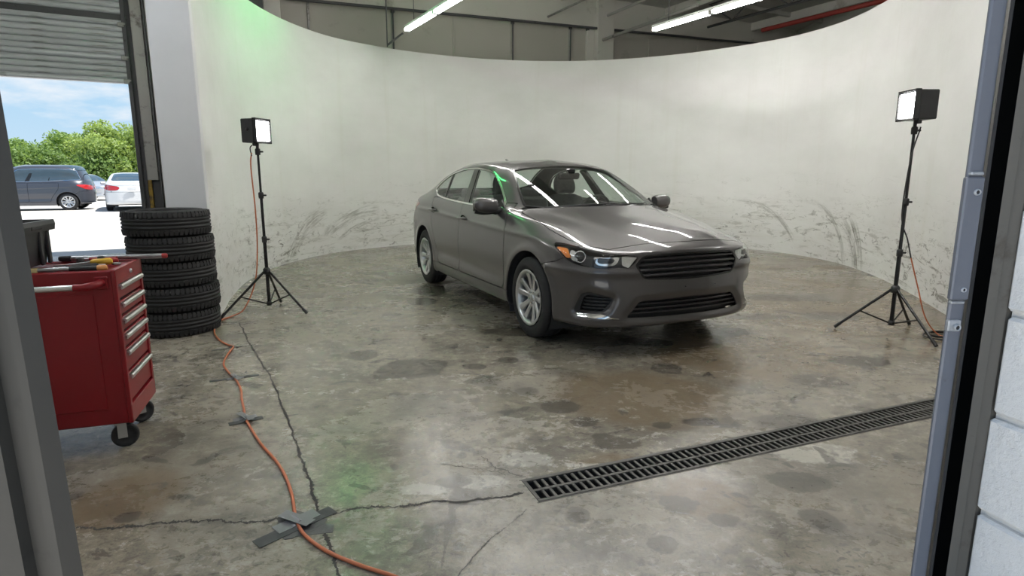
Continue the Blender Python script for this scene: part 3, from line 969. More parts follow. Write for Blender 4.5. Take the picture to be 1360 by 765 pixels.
def ell(cx, cy, rx, ry):
    """photograph ellipse -> floor centre and radii"""
    c = floor_pt(cx, cy); a = floor_pt(cx + rx, cy); f = floor_pt(cx, cy - ry)
    return c[0], c[1], abs(a[0] - c[0]), abs(f[1] - c[1])
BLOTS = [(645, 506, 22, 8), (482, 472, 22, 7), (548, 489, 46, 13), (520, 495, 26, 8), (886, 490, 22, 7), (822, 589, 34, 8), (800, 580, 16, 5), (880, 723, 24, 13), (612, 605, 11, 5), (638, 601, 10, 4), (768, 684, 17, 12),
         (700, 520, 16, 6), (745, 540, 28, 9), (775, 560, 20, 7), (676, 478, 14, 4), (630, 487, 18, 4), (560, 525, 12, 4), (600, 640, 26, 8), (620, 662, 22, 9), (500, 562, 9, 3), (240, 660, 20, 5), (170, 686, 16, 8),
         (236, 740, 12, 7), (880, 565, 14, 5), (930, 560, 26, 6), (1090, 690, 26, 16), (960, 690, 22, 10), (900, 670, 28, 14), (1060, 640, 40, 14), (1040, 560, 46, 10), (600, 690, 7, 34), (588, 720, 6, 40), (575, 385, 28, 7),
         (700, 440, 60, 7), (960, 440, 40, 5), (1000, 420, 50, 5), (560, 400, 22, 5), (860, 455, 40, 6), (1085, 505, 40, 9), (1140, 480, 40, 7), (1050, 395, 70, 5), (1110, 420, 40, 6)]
BROWNS = [(850, 525, 120, 34), (170, 660, 70, 40), (1100, 400, 190, 40), (1050, 350, 120, 8), (820, 620, 60, 20), (930, 660, 60, 30), (1000, 470, 140, 30)]
PALES = [(745, 640, 40, 6), (800, 620, 60, 5), (1080, 600, 60, 16), (1040, 590, 50, 7), (640, 640, 40, 10), (560, 650, 40, 8), (990, 590, 40, 5), (700, 610, 40, 10)]
WETS = [(930, 640, 70, 24), (1090, 735, 70, 26), (470, 620, 70, 40), (700, 450, 150, 14), (640, 385, 70, 10), (1180, 460, 90, 14), (140, 590, 90, 30), (560, 470, 100, 25)]
def field(p, lst, cap=1.0):
    g = np.full(len(p), -1.0)
    for e_ in lst:
        cx, cy, a, b_ = ell(*e_)
        d = np.sqrt(((p[:, 0] - cx) / a) ** 2 + ((p[:, 1] - cy) / b_) ** 2)
        g = np.maximum(g, np.clip(1 - d, -1, cap))
    return g

def build_floor():
    xs = np.unique(np.concatenate([np.arange(-9.6, -4.0, .4), np.arange(-4.0, 5.2, .04), np.arange(5.2, 9.3, .4)]))
    ys = np.unique(np.concatenate([np.arange(-4.2, .8, .4), np.arange(.8, 8.0, .04), np.arange(8.0, 13.0, .12), np.arange(13, 18.5, .5)]))
    nx, ny = len(xs), len(ys)
    X, Y = np.meshgrid(xs, ys)
    V = np.stack([X.ravel(), Y.ravel(), np.zeros(nx * ny)], 1)
    A = np.concatenate([V, np.tile([0, 0, 1.0], (len(V), 1)), np.zeros((len(V), 2))], 1)
    T = grid_tris(ny, nx)
    sh = Shell(A, T)
    T, _ = sh.split(T, sh.A[:, 1] - .9)          # the slab ends at the sill; an added pale sheet outside bounces sunlight
    # the floor stops at the rear wall's outer face and has the trench cut out of it
    T, _ = sh.split(T, .25 - ((sh.A[:, :2] - W0) @ WB))
    _, T = sh.split(T, sdf(sh.A[:, :2], DRAIN))
    me = skin_mesh('floor', sh, T, [concrete_floor_mat()], thick=0)
    n = len(me.vertices)
    co = np.empty(n * 3, np.float32); me.vertices.foreach_get('co', co); p = co.reshape(-1, 3)[:, :2].astype(float)
    for nm, lst in (('blot', BLOTS), ('brown', BROWNS), ('pale', PALES), ('wet', WETS)):
        at = me.attributes.new(nm, 'FLOAT', 'POINT')
        at.data.foreach_set('value', field(p, lst).astype(np.float32))
    o = struct(link('floor', me))
    ap = MB(); ap.add([(-40, .9, 0), (40, .9, 0), (40, -40, 0), (-40, -40, 0)], [(0, 1, 2, 3)])  # unseen ground added to bounce sunlight onto the block wall
    struct(ap.build('bounce_ground', mat('pale_bounce_concrete', (.76, .74, .70), .9, var=.08, scale=2)), 'unseen pale ground added to bounce sunlight onto the block wall')
    # cracks and the filled joint: thin dark ribbons with ragged edges, a hair proud of the slab
    mcr = mat('crack_filler', (.030, .027, .024), .75, var=.3, scale=30)
    def crack(pts, w, seed, wob=.012):
        r = random.Random(seed)
        base = spline([floor_pt(*q) for q in pts], 34)
        mb = MB(); rows = []
        off = 0.0; kk = .6
        for i, q in enumerate(base):
            a = np.array(base[max(0, i - 1)]); c = np.array(base[min(len(base) - 1, i + 1)])
            t = (c - a) / (np.linalg.norm(c - a) + 1e-9); nrm = np.array([-t[1], t[0]])
            off = off * .86 + r.uniform(-wob, wob) * .42
            kk = kk * .80 + .20 * (.15 + 2.2 * r.random() ** 2.2)
            k = w * kk * r.uniform(.55, 1.25)
            if i in (0, len(base) - 1): k = .0006
            q = np.array(q) + nrm * off
            rows.append([(*(q - nrm * k), .0009), (*(q + nrm * k * r.uniform(.5, 1.3)), .0009)])
        mb.grid(rows, smooth=False)
        c_ = mb.build('floor_crack', mcr, o)
        c_.data.materials[0] = mcr
        return c_
    z8 = lambda x, y: (80 + x / 2.1935, 460 + y / 2.1935)
    crack([(318, 428), (330, 452), (342, 473), z8(620, 110), z8(655, 200), z8(690, 290), z8(715, 370), z8(735, 430), z8(762, 505), z8(790, 590), (452, 766), (470, 800)], .0075, 1, .008)
    crack([(78, 712), z8(55, 525), z8(150, 530), z8(300, 515), z8(400, 508), z8(500, 510), z8(600, 508), z8(690, 495), z8(800, 485), z8(920, 470), z8(1000, 468), z8(1080, 455), z8(1200, 450), (696, 655)], .0085, 2, .014)
    crack([(700, 676), (680, 694), (652, 716), (630, 738), (606, 768)], .003, 3, .004)
    crack([(640, 606), (662, 622), (690, 632)], .004, 4, .01)
    crack([z8(1050, 345), z8(1130, 345), z8(1230, 360), z8(1300, 375)], .003, 5, .012)
    crack([(560, 345), (700, 352), (760, 350)], .006, 6, .02)
    # trench under the grate
    tr = MB()
    mtr = mat('trench_concrete', (.05, .047, .042), .8, var=.3, scale=12)
    c = [np.array(q) for q in DRAIN]
    rows = [[(*q, 0.0) for q in c], [(*q, -.16) for q in c]]
    tr.grid(rows, smooth=False, wrap=True)
    tr.add([(*q, -.16) for q in c], [(0, 1, 2, 3)])
    tr.build('drain_trench', mtr, o, recalc=False)
    return o
build_floor()

# drain grate: frame, middle rib, cross bars
def build_grate():
    rz = R(21.6)
    mg = mat('grey_cast_iron', (.085, .082, .076), .5, .55, var=.25, scale=9, bump=.15, bscale=70)
    root = thing('drain_grate', 'long grey slotted trench drain grate set into the concrete floor', 'drain grate', (DR_0[0], DR_0[1], 0), rz)
    fr = MB()
    W, L = DR_W, DR_L
    t = .018
    for y in (-W / 2 + t / 2, W / 2 - t / 2): fr.box((L / 2, y, -.004), (L, t, .014), bev=.002)
    for x in (t / 2, L - t / 2): fr.box((x, 0, -.004), (t, W - 2 * t, .014), bev=.002)
    for y in (-W / 2 - .004, W / 2 + .004): fr.box((L / 2, y, -.006), (L + .016, .006, .014))
    fr.build('grate_frame', mg, root)
    rb = MB(); rb.box((L / 2, 0, -.006), (L - 2 * t, .018, .012), bev=.002); rb.build('middle_rib', mg, root)
    bar = None
    n = int((L - 2 * t) / .0365)
    for i in range(1, n):
        for s in (-1, 1):
            if bar is None:
                b_ = MB(); b_.box((0, 0, -.006), (.0145, (W / 2 - t - .009), .012), bev=.002)
                ob = b_.build('cross_bar', mg, root); bar = ob.data
            else: ob = link('cross_bar', bar, root)
            ob.location = (t + i * .0365, s * (W / 4 - t / 2 + .0045), 0)
build_grate()

# ------------------------------------------------------------------ the curved white wall
CYC = [(-2.755, 5.47), (-2.90, 5.90), (-3.09, 6.45), (-3.36, 7.45), (-3.48, 8.5), (-3.38, 9.49), (-3.06, 10.45), (-2.55, 11.13), (-1.93, 11.70), (-1.0, 12.25), (0.1, 12.60), (1.2, 12.66), (2.3, 12.42),
       (3.4, 11.82), (4.36, 10.92), (4.80, 10.2), (5.0, 9.30), (4.92, 8.19), (4.61, 6.9), (4.22, 5.72), (3.92, 4.85), (3.62, 3.95)]
CYC_H = 3.60
def cyc_mat(uvs):
    m, nt, b = new_mat('scuffed_white_wall_paint')
    l = nt.links
    uv = N_(nt, 'ShaderNodeUVMap', _uv_map='wall_uv')
    sep = N_(nt, 'ShaderNodeSeparateXYZ'); l.new(uv.outputs[0], sep.inputs[0])
    s, z = sep.outputs[0], sep.outputs[1]
    def stretch(a, b_):
        mp = N_(nt, 'ShaderNodeMapping'); mp.inputs['Scale'].default_value = (a, b_, 1); l.new(uv.outputs[0], mp.inputs[0]); return mp.outputs[0]
    soft = noise_n(nt, stretch(.5, .8), 1.0, 5, .6)
    c = mixc(nt, maprange(nt, soft, .35, .65), (.70, .69, .678), (.79, .78, .772))
    drips = noise_n(nt, stretch(5, .25), 1.0, 4, .6)
    c = mixc(nt, mth(nt, 'MULTIPLY', maprange(nt, drips, .55, .75), .18), c, (.60, .58, .50))
    # grime band: long, broken, nearly level scuffs in the lower metre
    hmask = mth(nt, 'MULTIPLY', maprange(nt, z, 1.15, .30, 0, 1, True), maprange(nt, z, -.02, .06))
    zone = maprange(nt, noise_n(nt, stretch(.45, .9), 1.0, 3, .5), .40, .60)
    streak = noise_n(nt, stretch(1.5, 9), 1.0, 9, .72, .6)
    fleck = noise_n(nt, stretch(5, 10), 1.0, 8, .75, 1.0)
    k1 = mth(nt, 'MULTIPLY', maprange(nt, streak, .555, .60), mth(nt, 'MULTIPLY', hmask, zone))
    k2 = mth(nt, 'MULTIPLY', maprange(nt, fleck, .57, .60), mth(nt, 'MULTIPLY', hmask, maprange(nt, zone, .0, 1.0, .4, 1)))
    c = mixc(nt, mth(nt, 'MULTIPLY', hmask, maprange(nt, streak, .4, .6, 0, .22)), c, (.50, .47, .40))
    c = mixc(nt, mth(nt, 'MULTIPLY', k1, .75), c, (.17, .155, .13))
    c = mixc(nt, mth(nt, 'MULTIPLY', k2, .85), c, (.12, .11, .092))
    thin = noise_n(nt, stretch(.55, 3.2), 1.0, 6, .6, .5)
    line = mth(nt, 'ABSOLUTE', mth(nt, 'SUBTRACT', thin, .52))
    k3 = mth(nt, 'MULTIPLY', maprange(nt, line, .0075, .003), mth(nt, 'MULTIPLY', maprange(nt, z, 1.5, .5), maprange(nt, fleck, .44, .56)))
    c = mixc(nt, mth(nt, 'MULTIPLY', k3, .55), c, (.22, .20, .17))
    # curved tyre rubs: (centre s, centre z, radius, width, s range)
    for (cs, cz, rad, w, s0, s1, z0, z1, dens) in uvs:
        dx = mth(nt, 'SUBTRACT', s, cs); dz = mth(nt, 'SUBTRACT', z, cz)
        d = mth(nt, 'SQRT', mth(nt, 'ADD', mth(nt, 'MULTIPLY', dx, dx), mth(nt, 'MULTIPLY', dz, dz)))
        dist = mth(nt, 'ABSOLUTE', mth(nt, 'SUBTRACT', d, rad))
        band = maprange(nt, mth(nt, 'ADD', dist, mth(nt, 'MULTIPLY', mth(nt, 'SUBTRACT', fleck, .5), w * 1.4)), w, w * .45)
        comb = N_(nt, 'ShaderNodeCombineXYZ'); l.new(mth(nt, 'MULTIPLY', d, 26), comb.inputs[0]); l.new(mth(nt, 'MULTIPLY', s, 3), comb.inputs[1])
        tread = maprange(nt, noise_n(nt, comb.outputs[0], 1.0, 5, .7), .42, .62)
        lim = mth(nt, 'MULTIPLY', mth(nt, 'MULTIPLY', maprange(nt, s, s0, s0 + .12), maprange(nt, s, s1, s1 - .12)), mth(nt, 'MULTIPLY', maprange(nt, z, z0, z0 + .06), maprange(nt, z, z1, z1 - .15)))
        k = mth(nt, 'MULTIPLY', mth(nt, 'MULTIPLY', band, tread), lim)
        c = mixc(nt, mth(nt, 'MULTIPLY', k, min(1.0, dens * 1.25)), c, (.16, .148, .125))
    l.new(c, b.inputs['Base Color'])
    b.inputs['Roughness'].default_value = .55
    b.inputs['Specular IOR Level'].default_value = .35
    pl = noise_n(nt, stretch(14, 14), 1.0, 6, .65)
    bp = N_(nt, 'ShaderNodeBump', Strength=.22, Distance=.01); l.new(mth(nt, 'ADD', pl, mth(nt, 'MULTIPLY', soft, 2)), bp.inputs['Height']); l.new(bp.outputs[0], b.inputs['Normal'])
    return m

def build_cyc():
    pts = np.array(spline(CYC, 10))
    seg = np.linalg.norm(np.diff(pts, axis=0), axis=1); S = np.concatenate([[0], np.cumsum(seg)])
    t = np.gradient(pts, axis=0); t /= np.linalg.norm(t, axis=1, keepdims=True)
    nrm = np.stack([-t[:, 1], t[:, 0]], 1)      # outwards (left of travel)
    def s_at(px, py):
        g = floor_pt(px, py); return S[np.argmin(np.linalg.norm(pts - g, axis=1))]
    sR = s_at(1135, 357); sR2 = s_at(1060, 339); sL = s_at(385, 349)
    rubs = [(sR - .95, -.18, 1.02, .20, sR - .9, sR + .3, .0, .72, .95), (sR - 1.6, -.30, 1.25, .06, sR - 1.6, sR - .2, .0, .95, .5), (sR2 - 1.4, -.6, 1.5, .05, sR2 - 1.4, sR2 + .3, .2, .95, .5),
            (sL + 1.5, -1.0, 1.75, .16, sL - .2, sL + 1.2, .05, .85, .45), (sL + 2.6, -1.9, 2.65, .12, sL + .4, sL + 2.4, .3, .85, .5), (sL + 2.9, -2.4, 3.0, .05, sL + .7, sL + 2.4, .2, .7, .5)]
    m = cyc_mat(rubs)
    th = .10
    n = len(pts)
    zs = [0.0, .03, .9, 1.8, 2.7, CYC_H]
    mb = MB(); uvl = []
    inner = [[(*pts[i], z) for i in range(n)] for z in zs]
    outer = [[(*(pts[i] + nrm[i] * th), z) for i in range(n)] for z in zs[::5]]
    mb.grid(inner, smooth=True)
    mb.grid([inner[-1], outer[1]], smooth=False)
    mb.grid(outer, smooth=True)
    mb.add([inner[0][-1], inner[-1][-1], outer[1][-1], outer[0][-1]], [(0, 1, 2, 3)])
    mb.add([inner[0][0], inner[-1][0], outer[1][0], outer[0][0]], [(0, 1, 2, 3)])
    o = mb.build('wall_curved', m, recalc=True)
    me = o.data
    uvlayer = me.uv_layers.new(name='wall_uv')
    P2 = np.array([me.vertices[l.vertex_index].co[:] for l in me.loops])
    idx = np.array([np.argmin((pts[:, 0] - p[0]) ** 2 + (pts[:, 1] - p[1]) ** 2) for p in P2])
    uv = np.stack([S[idx], P2[:, 2]], 1)
    uvlayer.data.foreach_set('uv', uv.astype(np.float32).ravel())
    struct(o)
    # the flat white end of the wall beside the shutter
    mp = mat('white_board_paint', (.74, .74, .75), .5, var=.03, scale=3, bump=.05, bscale=30)
    e_ = MB(); e_.box((-2.930, 5.44, 1.8), (.372, .05, 3.6), bev=.004)
    struct(e_.build('trim_1', mp), 'flat white end board of the curved wall')
build_cyc()

# ------------------------------------------------------------------ building shell
M_panel = worn('grey_beige_wall_panel', (.50, .48, .43), (.36, .34, .30), .75, amount=.35, scale=1.2, bump=.05)
M_beam = worn('dirty_white_beam_paint', (.66, .64, .59), (.40, .38, .33), .7, amount=.4, scale=1.6, bump=.08)
M_ceil = worn('grey_ceiling', (.58, .57, .54), (.38, .37, .35), .8, amount=.4, scale=1.0, bump=.05)
M_dsteel = worn('dark_steel', (.11, .11, .115), (.05, .045, .04), .55, .4, .4, 6)
M_gsteel = worn('grey_galvanised_steel', (.42, .41, .39), (.13, .115, .10), .5, .5, .45, 5)
M_hallwall = mat('plain_hall_wall', (.60, .585, .55), .8, var=.08, scale=1)

def wbox(k0, k1, o0, o1, z0, z1, bev=0.0):
    """box in rear-wall coordinates: along, behind, height"""
    return (wp((k0 + k1) / 2, (o0 + o1) / 2, (z0 + z1) / 2), (k1 - k0, o1 - o0, z1 - z0), RW3, bev)

DOOR_L, DOOR_R, DOOR_H = -3.15, .65, 4.35
CEIL = 5.32
mb = MB()
mb.box(*wbox(-4.0, DOOR_L, 0, .22, 0, CEIL)); mb.box(*wbox(DOOR_R, 17.2, 0, .22, 0, CEIL)); mb.box(*wbox(DOOR_L, DOOR_R, 0, .22, DOOR_H, CEIL))
wall_rear = struct(mb.build('wall_rear', M_panel))
# panel joints, cover battens and the sloping eaves beam with its conduit
for k in (3.58, 5.16, 6.45, 7.8, 9.28, 11.6, 13.2):
    b_ = MB(); b_.box(*wbox(k - .022, k + .022, -.03, 0, 0, 4.6, .006)); b_.build('wall_batten', M_gsteel if k in (3.58, 5.16, 9.28) else M_panel, wall_rear)
def slope_z(k): return 4.40 + .0335 * (k - 2.7) 
be = MB()
q0, q1 = 2.7, 17.0
be.add([wp(k, o, z) for k in (q0, q1) for (o, z) in ((-.14, slope_z(k) + .02), (.0, slope_z(k) + .02), (.0, CEIL + .3), (-.14, CEIL + .3))],
       [(0, 1, 2, 3), (4, 7, 6, 5), (0, 4, 5, 1), (1, 5, 6, 2), (2, 6, 7, 3), (3, 7, 4, 0)])
struct(be.build('trim_2', M_beam), 'dirty white eaves beam along the rear wall')
cd = MB(); cd.tube([wp(k, -.17, slope_z(k)) for k in (q0, 6, 9.9, 13, 17)], .028, 8); 
struct(cd.build('trim_3', M_dsteel), 'dark conduit under the eaves beam')
for k in (5.16, 7.8, 9.28, 9.75):
    c2 = MB(); c2.tube([wp(k, -.06, slope_z(k) + .02), wp(k, -.06, 2.2)], .016, 6); c2.box(wp(k, -.05, slope_z(k) - .02), (.07, .06, .06), RW3, .01)
    c2.build('drop_conduit', M_dsteel, wall_rear)
cl = MB(); cl.box(*wbox(9.92, 10.38, -.22, 0, 0, CEIL, .01)); cl.box(*wbox(9.72, 9.92, -.08, 0, 0, CEIL, .01)); struct(cl.build('trim_4', M_beam), 'white column against the rear wall')
cl = MB(); cl.box(*wbox(2.80, 3.08, -.16, 0, 0, CEIL, .01)); struct(cl.build('trim_5', M_beam), 'pale pilaster beyond the curved wall')
cl = MB(); cl.box(*wbox(2.0, 2.78, -.30, 0, 0, CEIL, .01)); struct(cl.build('trim_6', M_dsteel), 'dark upright box left of the pale pilaster')  # plain dark box filling the span beside the pilaster

# other walls, ceiling
def wall_poly(name, a, b, h, th=.2, m=M_hallwall, z0=0):
    a, b = np.array(a, float), np.array(b, float)
    d = b - a; L = np.linalg.norm(d); ang = math.atan2(d[1], d[0]); c = (a + b) / 2
    w = MB(); w.box((c[0], c[1], (z0 + h) / 2), (L, th, h - z0), Matrix.Rotation(ang, 3, 'Z'))
    return struct(w.build(name, m))
k_l = wp(-4.0)
wall_poly('wall_left', (-10.4, 1.2), (k_l[0] - .05, k_l[1]), CEIL)
k_r = wp(17.0)
wall_poly('wall_right', (8.2, 1.2), (k_r[0], k_r[1]), CEIL)
wall_poly('wall_front_left', (-10.4, 1.26), (-1.22, 1.26), CEIL)
wall_poly('wall_front_right', (1.16, 1.16), (8.2, 1.16), CEIL)
wall_poly('wall_front_above', (-1.22, 1.20), (1.16, 1.20), CEIL, z0=2.55)
ce = MB(); ce.prism([(-10.6, 1.05), (8.4, 1.05), wp(17.35, .24)[:2], wp(-4.2, .24)[:2]], .2, Matrix.Translation((0, 0, CEIL))); ceiling = struct(ce.build('ceiling', M_ceil))
# purlins under the ceiling, running across
for i, (px, py) in enumerate([(-4, 0), (-1, 0), (2, 0), (5, 0), (8, 0)]):
    p_ = MB(); c = W0 + WA * (7 + px * 1.0) - WB * 4.5
    p_.box((c[0], c[1], CEIL - .10), (.12, 9, .2), RW3, .01); p_.build('ceiling_purlin', M_beam, ceiling)
for off in (-1.3, -3.2, -5.1):
    p_ = MB(); c = W0 + WA * 8 + WB * off
    p_.box((c[0], c[1], CEIL - .05), (18, .09, .10), RW3, .01); p_.build('ceiling_purlin', M_ceil, ceiling)

# steel lattice joist and red sprinkler pipe high on the right
dB = np.array([-.497, .868])
def rowpt(p, t, z): return (p[0] + dB[0] * t, p[1] + dB[1] * t, z)
J0 = np.array([7.0, 10.3])
jr = thing('roof_joist', 'dark steel lattice roof joist above the right end of the curved wall', 'roof joist', (J0[0], J0[1], 4.7))
loc = lambda t, z: (dB[0] * t, dB[1] * t, z)
for zz, nm in ((0, 'bottom_chord'), (.5, 'top_chord')):
    b_ = MB(); b_.tube([loc(-2, zz), loc(5.0, zz)], .03, 4, smooth=False); b_.build(nm, M_dsteel, jr)
for i in range(10):
    t = -2 + i * .7
    b_ = MB(); b_.tube([loc(t, 0 if i % 2 else .5), loc(t + .7, .5 if i % 2 else 0)], .014, 6); b_.build('diagonal_web', M_dsteel, jr)
M_redpipe = worn('red_pipe_paint', (.30, .045, .035), (.10, .03, .025), .5, amount=.4)
pp = MB(); q = np.array([6.95, 12.5]); pp.tube([(q[0] + .497 * 2, q[1] - .868 * 2, 4.62), (q[0] - .497 * 2.4, q[1] + .868 * 2.4, 4.62)], .05, 12)
tag(pp.build('sprinkler_pipe', M_redpipe), 'red sprinkler pipe just above the curved wall at upper right', 'pipe')
for nm, a, b, za, zb, r_, lab in (('roof_brace', (1.877, 15.0), (3.4, 11.7), 4.4, 4.4, .035, 'grey steel strut running from the white column towards the right tube lights'),
                                  ('roof_brace', (2.0, 13.3), (2.9, 11.4), 4.62, 4.62, .03, 'short grey strut high above the white column'),
                                  ('roof_brace', (.65, 14.2), (1.6, 12.3), 4.75, 4.75, .025, 'grey pipe stub at the ceiling left of the white column')):
    b_ = MB(); b_.tube([(*a, za), (*b, zb)], r_, 8); tag(b_.build(nm, M_gsteel), lab, 'strut', 'struts under the roof')

# ------------------------------------------------------------------ shutter opening
def build_shutter():
    ms = worn('weathered_shutter_steel', (.68, .69, .72), (.36, .35, .34), .55, .10, .5, 4, stretch=(.5, 1, 5))
    ml = worn('bright_shutter_rail', (.78, .79, .82), (.45, .45, .45), .45, .2, .4, 5)
    c = wp((DOOR_L + DOOR_R) / 2, -.10, 0)
    root = thing('rolling_shutter', 'grey ribbed metal door raised halfway over the opening to the car park', 'door', c, WR_)
    L = DOOR_R - DOOR_L + .06
    sl = None; sl2 = None
    def slat(z, h, m, depth=.03, name='slat', y=0.0, mesh=None):
        if mesh is None:
            s = MB()
            prof = [(0, 0), (-depth * .75, h * .12), (-depth, h * .35), (-depth, h * .65), (-depth * .75, h * .88), (0, h)]
            s.grid([[(x, p[0], p[1]) for p in prof] for x in (-L / 2, L / 2)], smooth=False)
            s.add([(x, p[0], p[1]) for x in (-L / 2,) for p in prof], [tuple(range(6))]); s.add([(L / 2, p[0], p[1]) for p in prof], [tuple(range(6))[::-1]])
            o = s.build(name, m, root)
        else: o = link(name, mesh, root)
        o.location = (0, y, z)
        return o.data
    slat(2.795, .085, ml, .045, 'bottom_rail')
    z = 2.885
    me = None
    while z < 3.16:
        me = slat(z, .088, ms, mesh=me); z += .09
    slat(3.16, .075, ml, .06, 'reinforcing_strut')
    z = 3.24
    while z < 3.70:
        me = slat(z, .088, ms, mesh=me); z += .09
    slat(3.69, .05, ms, .05, 'reinforcing_strut')
    bkg = MB(); bkg.box((0, .012, 3.72), (L, .006, 1.80)); bkg.build('light_stop_sheet', ms, root)  # added sheet that stops daylight leaking between the slats
    dk = MB(); dk.box((0, -.004, 3.80), (L, .02, .13)); dk.build('gap_shade_strip', M_dsteel, root)  # dark strip painted in for the shade of the gap between slats
    z = 3.865
    while z < 4.6:
        me = slat(z, .088, ms, mesh=me, y=-.02); z += .09
    for x in (L / 2 - .04,):
        for zz in (2.83, 3.19, 3.70):
            h = MB(); h.box((0, 0, 0), (.09, .035, .07), bev=.008); h.tube([(.02, -.03, -.02), (.06, -.03, .02)], .012, 8)
            o = h.build('hinge', M_gsteel, root); o.location = (x, -.055, zz)
    # guide track and jamb posts on the right of the opening
    jt = MB(); jt.box(*wbox(DOOR_R + .0, DOOR_R + .06, -.16, .10, 0, 4.9, .006)); jt.box(*wbox(DOOR_R + .06, DOOR_R + .12, -.06, .20, 0, 4.9))
    struct(jt.build('trim_7', M_dsteel), 'dark shutter guide track')
    pt = MB(); pt.box(*wbox(DOOR_R + .12, DOOR_R + .29, -.10, .20, 1.25, 4.9, .008))
    struct(pt.build('trim_8', M_gsteel), 'grey steel jamb post')
    p2 = MB(); p2.box(*wbox(DOOR_R + .30, DOOR_R + .33, -.16, .0, 0, 4.9, .004))
    struct(p2.build('trim_9', M_dsteel), 'dark jamb rib')
    p3 = MB(); p3.box(*wbox(DOOR_R + .33, DOOR_R + .62, -.06, .20, 1.25, 4.9, .008))
    struct(p3.build('trim_10', M_gsteel), 'grey steel jamb plate')
    my = worn('worn_yellow_jamb_paint', (.42, .27, .04), (.10, .07, .045), .6, amount=.75, scale=7)
    p4 = MB(); p4.box(*wbox(DOOR_R + .12, DOOR_R + .18, -.10, .20, 0, 1.25, .006)); p4.box(*wbox(DOOR_R + .36, DOOR_R + .60, -.06, .20, 0, 1.25, .008))
    struct(p4.build('trim_11', my), 'yellow painted jamb foot, worn to bare metal')
    p5 = MB(); p5.box(*wbox(DOOR_R + .18, DOOR_R + .30, -.02, .20, 0, 1.25, .004)); struct(p5.build('trim_12', M_dsteel), 'dark recess in the jamb')
    # left jamb, out of sight behind the near door post
    lj = MB(); lj.box(*wbox(DOOR_L - .2, DOOR_L, -.10, .20, 0, 4.9, .008)); struct(lj.build('trim_13', M_gsteel))
build_shutter()

